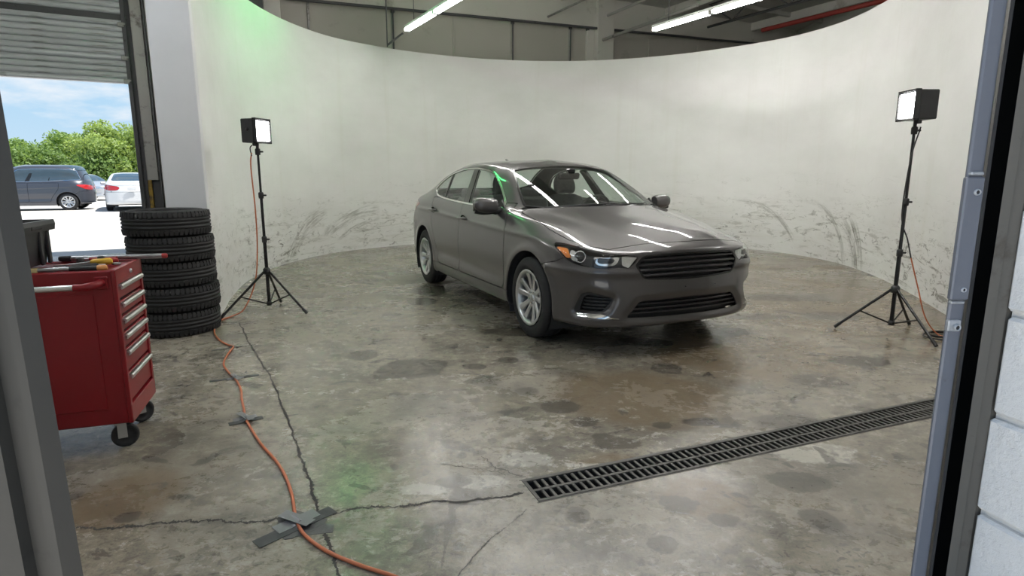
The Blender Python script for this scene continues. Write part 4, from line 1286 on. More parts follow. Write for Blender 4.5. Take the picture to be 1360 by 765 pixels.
# ------------------------------------------------------------------ near doorway: steel frame and white block wall
def build_doorway():
    mg = worn('grey_door_frame_paint', (.036, .034, .030), (.022, .021, .019), .5, .25, .35, 9, bump=.1)
    mj = worn('grimy_grey_jamb', (.125, .115, .10), (.06, .048, .036), .55, .3, .5, 7, bump=.15)
    mb_ = worn('blue_grey_frame_paint', (.150, .16, .19), (.10, .10, .11), .42, .3, .3, 12, bump=.08)
    # left post: stepped profile
    prof = [(-.812, 1.000), (-.826, 1.006), (-.93, 1.10), (-1.16, 1.12), (-1.16, .955), (-.895, .972), (-.888, .990), (-.858, .990), (-.852, .982), (-.835, .982)]
    p = MB(); p.prism(prof, 2.6, Matrix(((1, 0, -.022, .022), (0, 1, 0, 0), (0, 0, 1, 0), (0, 0, 0, 1))))
    struct(p.build('trim_14', mg), 'grey steel post at the left of the doorway')
    # right: leading steel strip, dark groove, jamb
    p = MB(); p.box((.8395, 1.104, 1.30), (.029, .010, 2.6), bev=.003)
    strip = struct(p.build('trim_15', mb_), 'blue grey steel strip at the right of the doorway')
    p = MB(); p.prism([(.8535, 1.094), (.8605, 1.094), (.948, 1.205), (.930, 1.205)], 2.6); p.build('strip_lip', M['black_plastic'], strip)
    p = MB(); p.box((.985, 1.215, 1.30), (.10, .02, 2.6))  # plain near-black strip closing the back of the groove
    struct(p.build('trim_16', mat('black_groove', (.006, .006, .006), .9)), 'black backing strip in the door frame groove')
    p = MB(); p.prism([(.884, 1.088), (.900, 1.085), (.904, 1.092), (.922, 1.086), (1.16, 1.15), (1.16, 1.22), (.985, 1.205), (.890, 1.094)], 2.6)
    struct(p.build('trim_17', mj), 'grimy grey steel jamb against the block wall')
    # latch plates and bolts on the strip
    pl = MB(); pl.box((.834, 1.095, 1.197), (.034, .012, .226), bev=.0025); pl.build('latch_plate', mb_, strip)
    M_bare = mat('bare_bright_steel', (.42, .43, .45), .4, .4, var=.25, scale=60)
    for (x, z, r_) in ((.838, 1.283, .0045), (.838, 1.104, .0035), (.836, 1.032, .0050)):
        bl = MB(); bl.lathe([(0, .0), (r_ * .8, .0), (r_ * .85, .0035), (r_ * 1.15, .0035), (r_ * 1.35, .0), (r_ * 1.35, -.006)], 18, rotM('X', PI / 2, (x, 1.0885, z))); bo_ = bl.build('bolt', M_bare, strip)
        bl = MB(); bl.lathe([(0, .0012), (r_ * .82, .0012)], 18, rotM('X', PI / 2, (x, 1.0885, z))); bl.build('bolt_hole', M['black_plastic'], strip)
    for (x, z, w, h) in ((.838, 1.316, .024, .007), (.835, 1.079, .026, .006), (.834, 1.034, .024, .022)):
        bl = MB(); bl.box((x, 1.097, z), (w, .010, h), bev=.002); bl.build('weld_bead', M_bare, strip)
    # block wall
    mblk = worn('white_painted_block', (.80, .79, .775), (.66, .65, .63), .6, amount=.12, scale=20, bump=.0)
    nt = mblk.node_tree; b = nt.nodes['Principled BSDF']
    tc = nt.nodes.new('ShaderNodeTexCoord')
    h1 = noise_n(nt, tc.outputs['Object'], 75, 5, .65); h2 = noise_n(nt, tc.outputs['Object'], 22, 3, .5)
    bp = N_(nt, 'ShaderNodeBump', Strength=.6, Distance=.008); nt.links.new(mth(nt, 'ADD', h1, h2), bp.inputs['Height']); nt.links.new(bp.outputs[0], b.inputs['Normal'])
    d = np.array([.228, -.974]); n_ = np.array([-.974, -.228])      # along the wall towards us, facing the room
    o0 = np.array([.922, 1.085])
    ang = math.atan2(d[1], d[0])
    c = o0 + d * 2.0 - n_ * .112
    w = MB(); w.box((c[0], c[1], 1.4), (4.0, .20, 2.8), Matrix.Rotation(ang, 3, 'Z'))
    wall = struct(w.build('wall_block', mat('mortar_joint', (.74, .73, .71), .8, var=.05, bump=.3, bscale=90)))
    me = None
    for r_ in range(14):
        z = .06 + .2 * r_ - .1
        for k in range(7 if 2 < r_ < 11 else 3):
            u = .405 * k + (.2 if r_ % 2 else 0) + .195
            if k == 0 and r_ % 2:
                pass
            q = o0 + d * u - n_ * .02
            if me is None:
                b_ = MB(); b_.box((0, 0, 0), (.393, .046, .189), bev=.006); ob = b_.build('block', mblk, wall); me = ob.data
            else: ob = link('block', me, wall)
            ob.location = (q[0], q[1], z); ob.rotation_euler = (0, 0, ang)
            if r_ % 2 and k == 0:
                hb = MB(); hb.box((0, 0, 0), (.193, .046, .189), bev=.006); oh = hb.build('block', mblk, wall)
                q = o0 + d * .0985 - n_ * .02
                ob.location = (*(o0 + d * .4 - n_ * .02), z)
                oh.location = (q[0], q[1], z); oh.rotation_euler = (0, 0, ang)
build_doorway()
# ------------------------------------------------------------------ strip lights: twin tubes on white battens, hung in rows
M_tube = emission('daylight_tube', (1.0, .985, .95), TUBE_STRENGTH)
M_batten = mat('white_batten', (.55, .55, .53), .5)
def strip_light(x, y, z, label, tubes=M_tube, ntube=2, group='twin tube strip lights under the roof', L=2.5, hang=True):
    ang = math.atan2(dB[1], dB[0])
    root = thing('strip_light', label, 'strip light', (x, y, z), ang, group)
    b_ = MB(); b_.box((L / 2, 0, .045), (L, .085, .045), bev=.006)
    b_.add([(0, -.042, .022), (L, -.042, .022), (L, -.10, .06), (0, -.10, .06)], [(0, 1, 2, 3)])
    b_.build('batten', M_batten, root)
    tm = None
    for i in range(int(round(L / 1.25))):
        for s in ((-1, 1) if ntube == 2 else (0,)):
            if tm is None:
                t = MB(); t.tube([(0, 0, 0), (1.17, 0, 0)], .0165, 10); o = t.build('tube', tubes, root); tm = o.data
            else: o = link('tube', tm, root)
            o.location = (.04 + 1.25 * i, s * .032, -.004)
        for xx in (.03 + 1.25 * i, 1.225 + 1.25 * i):
            h = MB(); h.box((xx, 0, 0), (.022, .10, .055), bev=.004); h.build('lamp_holder', M_batten, root)
    if hang:
        for xx in (.35, L - .35):
            h = MB(); h.tube([(xx, 0, .06), (xx, 0, CEIL - z)], .006, 6); h.build('hanger_rod', M_dsteel, root)
    return root
names = ['farthest', 'second', 'third', 'fourth']
Lp = np.array([-1.75, 10.52]); Rp = np.array([2.34, 10.52])
for i in range(3):
    a = Lp - dB * (2.5 + 2.62 * i)
    strip_light(a[0], a[1], 3.7, ('lit twin tube strip light above the curved wall, left of the white column' if i == 0 else 'lit twin tube strip light overhead, number %s along the left row from the rear wall' % names[i]))
    if i > 0: continue
    a = Rp - dB * (2.5 + 2.62 * i)
    strip_light(a[0], a[1], 3.7, ('lit twin tube strip light above the curved wall, right of the white column' if i == 0 else 'lit twin tube strip light at right'))
# rod carrying the far end of the left row
b_ = MB(); b_.tube([(-2.25, 11.45, 3.66), (-1.86, 10.76, 3.70)], .018, 8); b_.tube([(-2.22, 11.25, 3.58), (-2.22, 11.25, 4.4)], .012, 6)
tag(b_.build('support_rail', M_dsteel), 'thin dark rail holding the end of the left strip light', 'rail')
M_green = emission('greenish_tube', (.06, 1.0, .20), 56.0)
strip_light(-2.1, 8.0, 3.97, 'old greenish twin tube strip light hung near the left side of the curved wall', M_green, 1, None, L=1.25)
for i, (x, y) in enumerate([(3.2, 3.3), (3.1, 6.6), (1.5, 1.9)]):  # unseen fill lights added to lift the rear wall and ceiling
    strip_light(x, y, 4.75, 'unseen strip light added to brighten the rear wall and ceiling, %s above the car bay' % ('left', 'middle', 'right')[i], M_tube)
# second bay lights over the shutter side
strip_light(-4.6, 5.0, 4.3, 'lit twin tube strip light overhead, beside the shutter', M_tube)

M_fill = emission('fill_tube', (.84, .92, 1.0), 62.0)  # added fill light, out of view, for the end board and cart
strip_light(-3.3, 2.3, 4.2, 'unseen cool strip light added to brighten the wall end board, just inside the doorway', M_fill)

# ------------------------------------------------------------------ LED panels on tripods
def led_stand(loc, feet, head_rz, label, hub, h, group, headsize):
    mblk = M['black_plastic']
    root = thing('light_stand', label, 'light stand', loc, 0, group)
    L_ = lambda p: (p[0] - loc[0], p[1] - loc[1], p[2] - loc[2] if len(p) > 2 else 0.0)
    secs = [(.07, hub + .33, .0165), (hub + .28, hub + .75, .0135), (hub + .72, h, .011)]
    for a, b, r_ in secs:
        t = MB(); t.tube([(0, 0, a), (0, 0, b)], r_, 14); t.build('pole', M['black_gloss'], root)
    for z in (hub + .31, hub + .73, h - .06):
        c = MB(); c.lathe([(.0, -.03), (.022, -.03), (.024, -.01), (.024, .02), (.018, .03), (0, .03)], 16, rotM('Z', 0, (0, 0, z))); c.tube([(.02, 0, z), (.05, 0, z)], .008, 8); c.build('clamp_collar', mblk, root)
    hb = MB(); hb.lathe([(0, -.03), (.028, -.03), (.034, -.01), (.034, .02), (.02, .035), (0, .035)], 18, rotM('Z', 0, (0, 0, hub))); hb.build('tripod_hub', mblk, root)
    lb = MB(); lb.lathe([(0, -.02), (.024, -.02), (.024, .02), (0, .02)], 14, rotM('Z', 0, (0, 0, .085))); lb.build('lower_collar', mblk, root)
    for f in feet:
        f = Vector((f[0] - loc[0], f[1] - loc[1], .014))
        dr = Vector((f.x, f.y, 0)).normalized()
        top = dr * .03 + Vector((0, 0, hub - .005))
        t = MB(); t.tube([top, f], .0115, 10); lo = t.build('leg', M['black_gloss'], root)
        e_ = f - (f - top).normalized() * .06
        rf = MB(); rf.tube([e_, f], .0145, 10); rf.build('rubber_foot', mblk, lo)
        midp = top.lerp(f, .55)
        s = MB(); s.tube([dr * .022 + Vector((0, 0, .085)), midp], .007, 8); s.build('brace', M['black_gloss'], root)
    # lamp head
    w, dp, hh = headsize
    hd = thing('led_work_light', 'x', 'lamp', (loc[0], loc[1], h), head_rz)
    bx = MB(); bx.box((-dp * .10, 0, .02 + hh / 2), (dp * .8, w, hh), bev=.008)
    bx.build('housing', M['black_plastic'], hd)
    fr = MB()
    for s in (-1, 1):
        fr.box((dp * .38, s * (w / 2 - .006), .02 + hh / 2), (dp * .24, .012, hh + .012), bev=.003)
        fr.box((dp * .38, 0, .02 + hh / 2 + s * (hh / 2 - .001)), (dp * .24, w, .012), bev=.003)
    fr.build('bezel', M['black_gloss'], hd)
    me = None
    n = 7
    for i in range(n):
        if me is None:
            e_ = MB(); e_.box((dp * .36, 0, 0), (dp * .12, w - .026, (hh - .03) / n - .006), bev=.003); o = e_.build('led_row', M_led, hd); me = o.data
        else: o = link('led_row', me, hd)
        o.location = (0, 0, .02 + .015 + (hh - .03) * (i + .5) / n)
    kb = MB(); kb.lathe([(0, .014), (.012, .014), (.014, 0), (.014, -.01)], 14, rotM('X', PI / 2, (-dp * .05, -w / 2, .02 + hh * .55)));
    kb.build('knob', M['black_gloss'], hd)
    yk = MB(); yk.box((-dp * .1, 0, .008), (.04, .05, .030), bev=.005); yk.tube([(0, 0, -.03), (0, 0, .02)], .014, 10); yk.build('tilt_bracket', M['black_plastic'], hd)
    return root, hd
M_led = emission('led_emitter', (1.0, .99, .97), LED_STRENGTH)
r1, h1 = led_stand((-2.39, 5.75, 0), [(-2.71, 5.40), (-1.98, 5.62), (-2.44, 6.17)], math.atan2(-.3, .95), 'black tripod light stand in front of the curved wall beside the tyre stack', .405, 1.60, 'black tripod light stands', (.21, .17, .215))
h1['label'] = 'lit square LED work light on the left stand, facing right'; h1['group'] = 'square LED work lights'
r2, h2 = led_stand((3.235, 4.95, 0), [(2.83, 5.09), (3.30, 4.48), (3.56, 5.20)], PI + .02, 'black tripod light stand at right beside the blue grey door frame', .375, 1.735, 'black tripod light stands', (.22, .19, .225))
h2['label'] = 'lit square LED work light on the right stand, facing left'; h2['group'] = 'square LED work lights'
# ------------------------------------------------------------------ the grey sedan
def build_sedan(loc, rz):
    root = thing('sedan', 'grey metallic four-door sedan parked on the wet concrete inside the curved white wall', 'car', loc, rz)
    sh = sedan_shell(170, 330)
    P = clean(cut_sedan(sh, .0032))
    skins = [M['paint'], M['cabin']]
    def mk(name, key, mats, side=None, both=False, parent=root, **k):
        me = skin_mesh(name, sh, P[key], mats, side=side or 1, both=both, **k)
        return link(name, me, parent)
    hood = mk('hood', 'hood', skins, both=True)
    mk('roof', 'roof', [M['paint'], M['headliner']], both=True, thick=.02)
    mk('trunk_lid', 'trunk_lid', skins, both=True)
    fb = mk('front_bumper', 'front_bumper', skins, both=True)
    mk('rear_bumper', 'rear_bumper', skins, both=True)
    # the windscreen is one gently domed sheet
    uw = np.unique(np.concatenate([P['windshield'].ravel(), P['windshield_seal'].ravel()]))
    def basis_(x, y): return np.stack([np.ones_like(x), x, y * y, x * x, x * y * y], 1)
    def dbasis(x, y): o, z_ = np.ones_like(x), np.zeros_like(x); return np.stack([z_, o, z_, 2 * x, y * y], 1), np.stack([z_, z_, 2 * y, z_, 2 * x * y], 1)
    xw, yw, zw = sh.A[uw, 0] + .6, sh.A[uw, 1], sh.A[uw, 2]
    co_ = np.linalg.lstsq(np.concatenate([basis_(xw, yw), [[0, 0, 0, 3, 0]]]), np.concatenate([zw, [3 * -.13]]), rcond=None)[0]
    sh.A[uw, 2] = basis_(xw, yw) @ co_
    gx, gy = dbasis(xw, yw); nw = np.stack([-(gx @ co_), -(gy @ co_), np.ones_like(xw)], 1)
    sh.A[uw, 3:6] = nw / np.linalg.norm(nw, axis=1, keepdims=True)
    ws = mk('windshield', 'windshield', [M['glass']], both=True, thick=.0, offset=.001)
    mk('windshield_seal', 'windshield_seal', [M['black_gloss']], both=True, thick=.014, inner=False, offset=.001, parent=ws)
    rw = mk('rear_window', 'rear_window', [M['glass']], both=True, thick=.0, offset=-.003)
    mk('rear_window_seal', 'rear_window_seal', [M['black_gloss']], both=True, thick=.006, inner=False, parent=rw)
    mk('cowl', 'cowl', [M['black_plastic']], both=True, thick=.01, offset=-.012)
    for sd in (-1, 1):
        mk('quarter_panel', 'quarter_panel', skins, sd)
        fe = mk('front_fender', 'front_fender', skins, sd)
        mk('side_sill', 'side_sill', skins, sd)
        wt = mk('window_trim', 'window_trim', [M['chrome']], sd, thick=.012, offset=.001, inner=False)
        wt['label'] = 'chrome strip around the side windows'
        fd = mk('front_door', 'front_door', skins, sd)
        mk('front_door_window', 'front_door_window', [M['glass']], sd, thick=0, offset=-.006, parent=fd)
        mk('door_pillar', 'door_pillar', [M['black_gloss']], sd, thick=.03, offset=-.002)
        rd = mk('rear_door', 'rear_door', skins, sd)
        mk('rear_door_window', 'rear_door_window', [M['glass']], sd, thick=0, offset=-.006, parent=rd)
        mk('window_divider', 'window_divider', [M['black_gloss']], sd, thick=.02, offset=-.002, parent=rd)
        mk('quarter_window', 'quarter_window', [M['glass']], sd, thick=0, offset=-.006)
        tl = mk('tail_light', 'tail_light', [M['red_lens']], sd, thick=.02, offset=.001, inner=False)
        tl['label'] = 'red tail light'
        # headlamp: black bowl, projector, amber corner, clear cover
        hl = mk('headlight', 'headlight', [M['lamp_black']], sd, thick=.03, offset=-.050)
        mk('lamp_lens', 'headlight', [M['clear']], sd, thick=0, offset=-.001, parent=hl)
        A = sh.A
        def lamp_piece(name, poly, m, off, th):
            q = np.stack([sh.A[:, 0] - sh.A[:, 1], sh.A[:, 2]], 1)
            t, _ = sh.split(P['headlight'], sdf(q, poly))
            if len(t):
                o = link(name, skin_mesh(name, sh, t, [m], side=sd, thick=th, offset=off, inner=False), hl); return o
        rim = lamp_piece('lamp_bezel', LAMP, M['lamp_black'], -.045, .004)
        a = lamp_piece('turn_signal', smooth_poly([(-.47, .803), (-.40, .806), (-.325, .795), (-.30, .735), (-.345, .730), (-.41, .768)], 4), M['amber'], -.018, .02)
        if a: a['label'] = 'amber turn signal'
        lamp_piece('lamp_reflector', smooth_poly([(-.30, .795), (-.24, .79), (-.205, .745), (-.22, .712), (-.285, .722)], 4), M['reflector'], -.026, .01)
        lamp_piece('lamp_reflector', smooth_poly([(-.02, .765), (.12, .758), (.235, .748), (.20, .692), (.06, .688), (.0, .705)], 4), M['reflector'], -.030, .01)
        lamp_piece('lamp_reflector', round_poly([(.02, .748), (.12, .742), (.20, .732), (.175, .702), (.06, .700), (.02, .71)], .01), M['lamp_black'], -.022, .008)
        w_ = lamp_piece('lamp_wedge', round_poly([(.255, .752), (.40, .745), (.325, .672), (.262, .690)], .008), M['reflector'], -.008, .02)
        if w_: w_['label'] = 'silver wedge beside the grille'
        # projector ring and bulb lens
        c = np.array([.610, .745 * 1.0, .738]); nn = Vector((.72, .66, .12)).normalized()
        Mx = Matrix.Translation((.612, sd * .786, .738)) @ Vector((0, 0, 1)).rotation_difference(Vector((nn.x, sd * nn.y, nn.z))).to_matrix().to_4x4()
        pj = MB(); pj.lathe([(.030, -.03), (.038, -.01), (.044, .006), (.041, .010), (.036, .004), (.033, -.004)], 28, Mx)
        pj.build('projector_ring', M['chrome'], hl)
        pb = MB(); pb.lathe([(.033, -.004), (.026, .004), (.014, .010), (0, .012)], 24, Mx)
        pb.build('projector_lens', M['black_gloss'], hl)
        # fog vent
        fv = mk('fog_surround', 'fog_surround', [M['black_plastic']], sd, thick=.03, offset=-.004, inner=False, parent=fb)
        mk('fog_vent', 'fog_vent', [M['black_plastic']], sd, thick=.02, offset=-.055, inner=False, parent=fb)
        for zc in (.372, .397, .422, .447):
            q = np.stack([sh.A[:, 0] - sh.A[:, 1], sh.A[:, 2]], 1)
            g = np.minimum(sdf(q, FOG_IN), .0055 - np.abs(sh.A[:, 2] - zc))
            t, _ = sh.split(P['fog_vent'], g)
            if len(t): link('vent_slat', skin_mesh('vent_slat', sh, t, [M['black_plastic']], side=sd, thick=.03, offset=-.018, inner=False), fb)
        st = mk('fog_strip', 'fog_strip', [M['chrome']], sd, thick=.012, offset=.004, inner=False, parent=fb)
        st['label'] = 'bright strip under the fog vent'
        # door handles
        for dr, hx, hy, hz in ((fd, -1.475, .896, .892), (rd, -2.475, .893, .932)):
            cup = MB()
            prof = [[(hx + .075 * math.cos(t) * k, sd * (hy + .012 - .018 * (1 - k)), hz + .032 * math.sin(t) * k) for t in np.linspace(0, 2 * PI, 25)[:-1]] for k in (1, .8, .3, .05)]
            cup.grid(prof, wrap=True)
            cup.build('handle_cup', M['black_gloss'], dr)
            hb = MB()
            pts = [(hx - .105, sd * (hy + .012), hz - .004), (hx - .085, sd * (hy + .034), hz), (hx - .03, sd * (hy + .042), hz + .002), (hx + .04, sd * (hy + .042), hz + .002), (hx + .085, sd * (hy + .034), hz), (hx + .105, sd * (hy + .012), hz - .004)]
            hb.tube(spline(pts, 4), [.013] * 21, 10)
            hb.build('door_handle', M['paint'], dr)
        # wing mirror
        mm = MB()
        rows = []
        for t in np.linspace(0, 1, 14):
            y0 = .885 + .205 * t
            k = math.sqrt(max(0.0, 1 - (2 * abs(t - .42) / 1.18) ** 3.2))
            k = max(k, .04)
            xc = -.70 - .02 * t + .03 * (1 - k); zc = 1.052 + .012 * t
            rows.append([(xc + (.082 if math.cos(a) > 0 else .040) * k * np.sign(math.cos(a)) * abs(math.cos(a)) ** .7, sd * y0, zc + .070 * k * np.sign(math.sin(a)) * abs(math.sin(a)) ** .75) for a in np.linspace(0, 2 * PI, 21)[:-1]])
        mm.grid(rows, wrap=True)
        mm.add(rows[0], [tuple(range(20))]); mm.add(rows[-1], [tuple(range(20))[::-1]])
        mo = mm.build('side_mirror', M['paint'], root)
        g_ = MB(); g_.box((-.742, sd * .998, 1.056), (.006, .17, .105), bev=.02); g_.build('mirror_glass', M['chrome'], mo)
        lo = MB()
        lo.tube(spline([(-.655, sd * .835, 1.018), (-.675, sd * .90, 1.002), (-.70, sd * 1.0, .992), (-.71, sd * 1.08, 1.005)], 5), [.030] * 6 + [.020] * 10, 12)
        lo.prism([(-.60, 1.022), (-.685, 1.10), (-.80, 1.022)], .012, Matrix(((1, 0, 0, 0), (0, 0, sd, sd * .815), (0, 1, 0, 0), (0, 0, 0, 1))))
        lo.build('mirror_arm', M['black_plastic'], mo)
        # wheel wells
        for cx in (WF, WR):
            wl_ = MB()
            rows = []
            for a in np.linspace(R(-28), R(208), 22):
                rows.append([(cx + .405 * math.cos(a), sd * yy, WZ + .405 * math.sin(a)) for yy in (.50, .70, .895)])
            wl_.grid(rows)
            wl_.add([r[0] for r in rows], [tuple(range(len(rows)))])
            wl_.build('wheel_well', M['cabin'], root)
        wheel(root, WF, sd * .795, sd, rz=.25)
        wheel(root, WR, sd * .795, sd, rz=.9)
    # grille: dark backing and bars
    gr = mk('grille', 'grille', [M['black_plastic']], both=True, thick=.03, offset=-.055, inner=False)
    fr, _ = sh.split(P['grille'], .013 - sdf(sh.A[:, 1:3], GRILLE))
    link('grille_frame', skin_mesh('grille_frame', sh, fr, [M['black_gloss']], both=True, thick=.05, offset=.002, inner=False), gr)
    def blade(name, poly, zc, sag, hh, dep, inset, m, parent, edge):
        # a level bar following the nose of the car
        near = sh.A[(np.abs(sh.A[:, 2] - zc) < .03) & (sh.A[:, 0] > .6) & (sh.A[:, 1] < .62)]
        cf = np.polyfit(near[:, 1] ** 2, near[:, 0], 3)
        yy = np.linspace(-.62, .62, 241)
        zz = zc + sag * np.cos(yy * 3)
        ok = sdf(np.stack([yy, zz], 1), poly) > edge
        yy = np.linspace(yy[ok].min(), yy[ok].max(), 33); zz = zc + sag * np.cos(yy * 3)
        xx = np.polyval(cf, yy ** 2) - inset
        q = MB()
        q.grid([[(x, y, z - hh * .35), (x - dep * .15, y, z - hh * .5), (x - dep, y, z - hh * .5), (x - dep, y, z + hh * .5), (x - dep * .25, y, z + hh * .5), (x, y, z + hh * .15)] for x, y, z in zip(xx, yy, zz)], smooth=False, wrap=True)
        return q.build(name, m, parent)
    for zc in (.609, .647, .686, .725):
        blade('grille_bar', GRILLE, zc, .010, .019, .04, .003, M['bar_black'], gr, .010)
    lg = mk('lower_grille', 'lower_grille', [M['black_plastic']], both=True, thick=.03, offset=-.06, inner=False)
    for zc in (.338, .370, .402):
        blade('grille_bar', LOWER, zc, .006, .014, .04, .014, M['bar_black'], lg, .004)
    for yy in (-.075, .205):
        sc = MB(); sc.box((.936, yy, .520), (.012, .012, .012), bev=.004); sc.build('plate_screw', M['black_plastic'], fb)
    # floor pan and engine bay shield keep the inside dark
    pan = MB()
    pan.box((-1.5, 0, .23), (4.4, 1.2, .05), bev=.02)
    pan.box((-1.42, 0, .235), (1.75, 1.74, .05), bev=.02)
    pan.box((.42, 0, .30), (.62, 1.0, .05), bev=.02)
    pan.box((-.30, 0, .62), (.04, 1.6, .72), bev=.01)
    pan.box((-2.85, 0, .68), (.06, 1.3, .85), bev=.01)
    pan.box((.62, 0, .55), (.04, 1.05, .45), bev=.01)
    pan.build('floor_pan', M['cabin'], root)
    # cabin
    dsh = MB()
    rows = []
    for y in np.linspace(-.74, .74, 17):
        k = abs(y) / .74
        rows.append([(-.42 - .12 * k * k, y, .98), (-.62, y, .985), (-.82, y, .975 + (.035 if .18 < y < .56 else 0)), (-.92, y, .93), (-.93, y, .70), (-.80, y, .55), (-.45, y, .55)])
    dsh.grid(rows)
    dsh.build('dashboard', M['dash'], root)
    sw = MB()
    c = Vector((-1.02, .37, .955)); n_ = Vector((-.88, 0, .47)).normalized(); u_ = Vector((0, 1, 0)); v_ = n_.cross(u_)
    sw.tube([c + u_ * (.185 * math.cos(a)) + v_ * (.185 * math.sin(a)) for a in np.linspace(0, 2 * PI, 33)[:-1]], .014, 8, closed=True)
    for a in (0, PI, -PI / 2):
        sw.tube([c, c + u_ * (.18 * math.cos(a)) + v_ * (.18 * math.sin(a))], .016, 8)
    sw.tube([c + n_ * .02, c - n_ * .22], .045, 12)
    sw.build('steering_wheel', M['dash'], root)
    def seat(x, y, w):
        b = MB()
        rows = []
        for t, hw, th in ((0, .20, .09), (.15, .235, .10), (.45, .24, .10), (.75, .235, .085), (.95, .19, .07), (1.0, .12, .04)):
            zc = .52 + .60 * t; xc = x - .23 * t
            rows.append([(xc + th * math.cos(a) * (1 if abs(math.cos(a)) < .9 else .9), y + hw * (w / .48) * np.sign(math.sin(a)) * abs(math.sin(a)) ** .5, zc + .0) for a in np.linspace(0, 2 * PI, 21)[:-1]])
        b.grid(rows, wrap=True); b.add(rows[-1], [tuple(range(20))]); 
        o = b.build('seat', M['seat'], root)
        cu = MB(); cu.box((x + .26, y, .47), (.56, w, .16), Euler((0, -.12, 0)), bev=.05); cu.build('seat_cushion', M['seat'], o)
        return o
    def headrest(o, x, y, z, w=.27, hh=.20):
        h = MB()
        rows = []
        for t in np.linspace(-1, 1, 9):
            k = max(.05, (1 - abs(t) ** 3) ** .5)
            rows.append([(x + .05 * k * math.cos(a) - .02 * t, y + w / 2 * (1 - .18 * max(0, t)) * (.75 + .25 * k) * np.sign(math.sin(a)) * abs(math.sin(a)) ** .55, z + hh / 2 * t) for a in np.linspace(0, 2 * PI, 21)[:-1]])
        h.grid(rows, wrap=True); h.add(rows[0], [tuple(range(20))]); h.add(rows[-1], [tuple(range(20))[::-1]])
        h.build('headrest', M['seat'], o)
        p = MB()
        for s in (-.06, .06): p.tube([(x - .0, y + s, z - hh * .9), (x, y + s, z - hh * .3)], .006, 6)
        p.build('headrest_post', M['chrome'], o)
    for y in (-.37, .37):
        s = seat(-1.38, y, .50)
        headrest(s, -1.63, y, 1.225)
    bs = MB()
    bs.box((-2.42, 0, .80), (.16, 1.25, .56), Euler((0, -.38, 0)), bev=.06)
    bs.box((-2.10, 0, .50), (.55, 1.3, .16), Euler((0, -.08, 0)), bev=.05)
    bo = bs.build('rear_seat', M['seat'], root)
    for y in (-.40, .40): headrest(bo, -2.55, y, 1.10, .25, .15)
    sb = MB(); sb.box((-2.88, 0, 1.06), (.55, 1.30, .03), bev=.01); sb.build('parcel_shelf', M['cabin'], root)
    rm = MB(); rm.box((-.90, 0, 1.315), (.03, .24, .065), Euler((0, .25, 0)), bev=.014); rm.tube([(-.90, 0, 1.33), (-.86, 0, 1.375)], .012, 8)
    rm.box((-.87, 0, 1.365), (.08, .07, .045), bev=.01)
    rm.build('rear_view_mirror', M['black_gloss'], root)
    # wipers
    for (x0, y0, x1, y1) in ((-.245, -.56, -.235, .10), (-.235, -.02, -.30, .55)):
        w = MB()
        N_ = 12
        pts = []
        for k in range(N_ + 1):
            t = k / N_
            y = y0 + (y1 - y0) * t
            x = -.185 - .245 * (abs(y) / .70) ** 2 - .025 - .03 * t
            pts.append((x, y, 1.060 - .03 * (abs(y) / .7) ** 2 + .016 * t))
        w.tube(pts, .008, 6)
        w.tube([(pts[0][0] + .03, y0, 1.045 - .025 * (abs(y0) / .7) ** 2), pts[N_ // 2]], .010, 6)
        w.build('wiper', M['black_plastic'], root)
    an = MB()
    an.grid([[(-2.28 - .11 * t + .0, s * .022 * (1 - .8 * t) , 1.475 - .02 * t + .055 * t ** 1.5 * (1 if abs(s) < .5 else 0)) for s in (-1, -.4, 0, .4, 1)] for t in np.linspace(0, 1, 6)])
    an.tube([(-2.30, 0, 1.475), (-2.40, 0, 1.512)], [.020, .008], 8)
    an.build('antenna', M['black_gloss'], root)
    return root
build_sedan((0.94517, 5.18626, 0), -1.132256)
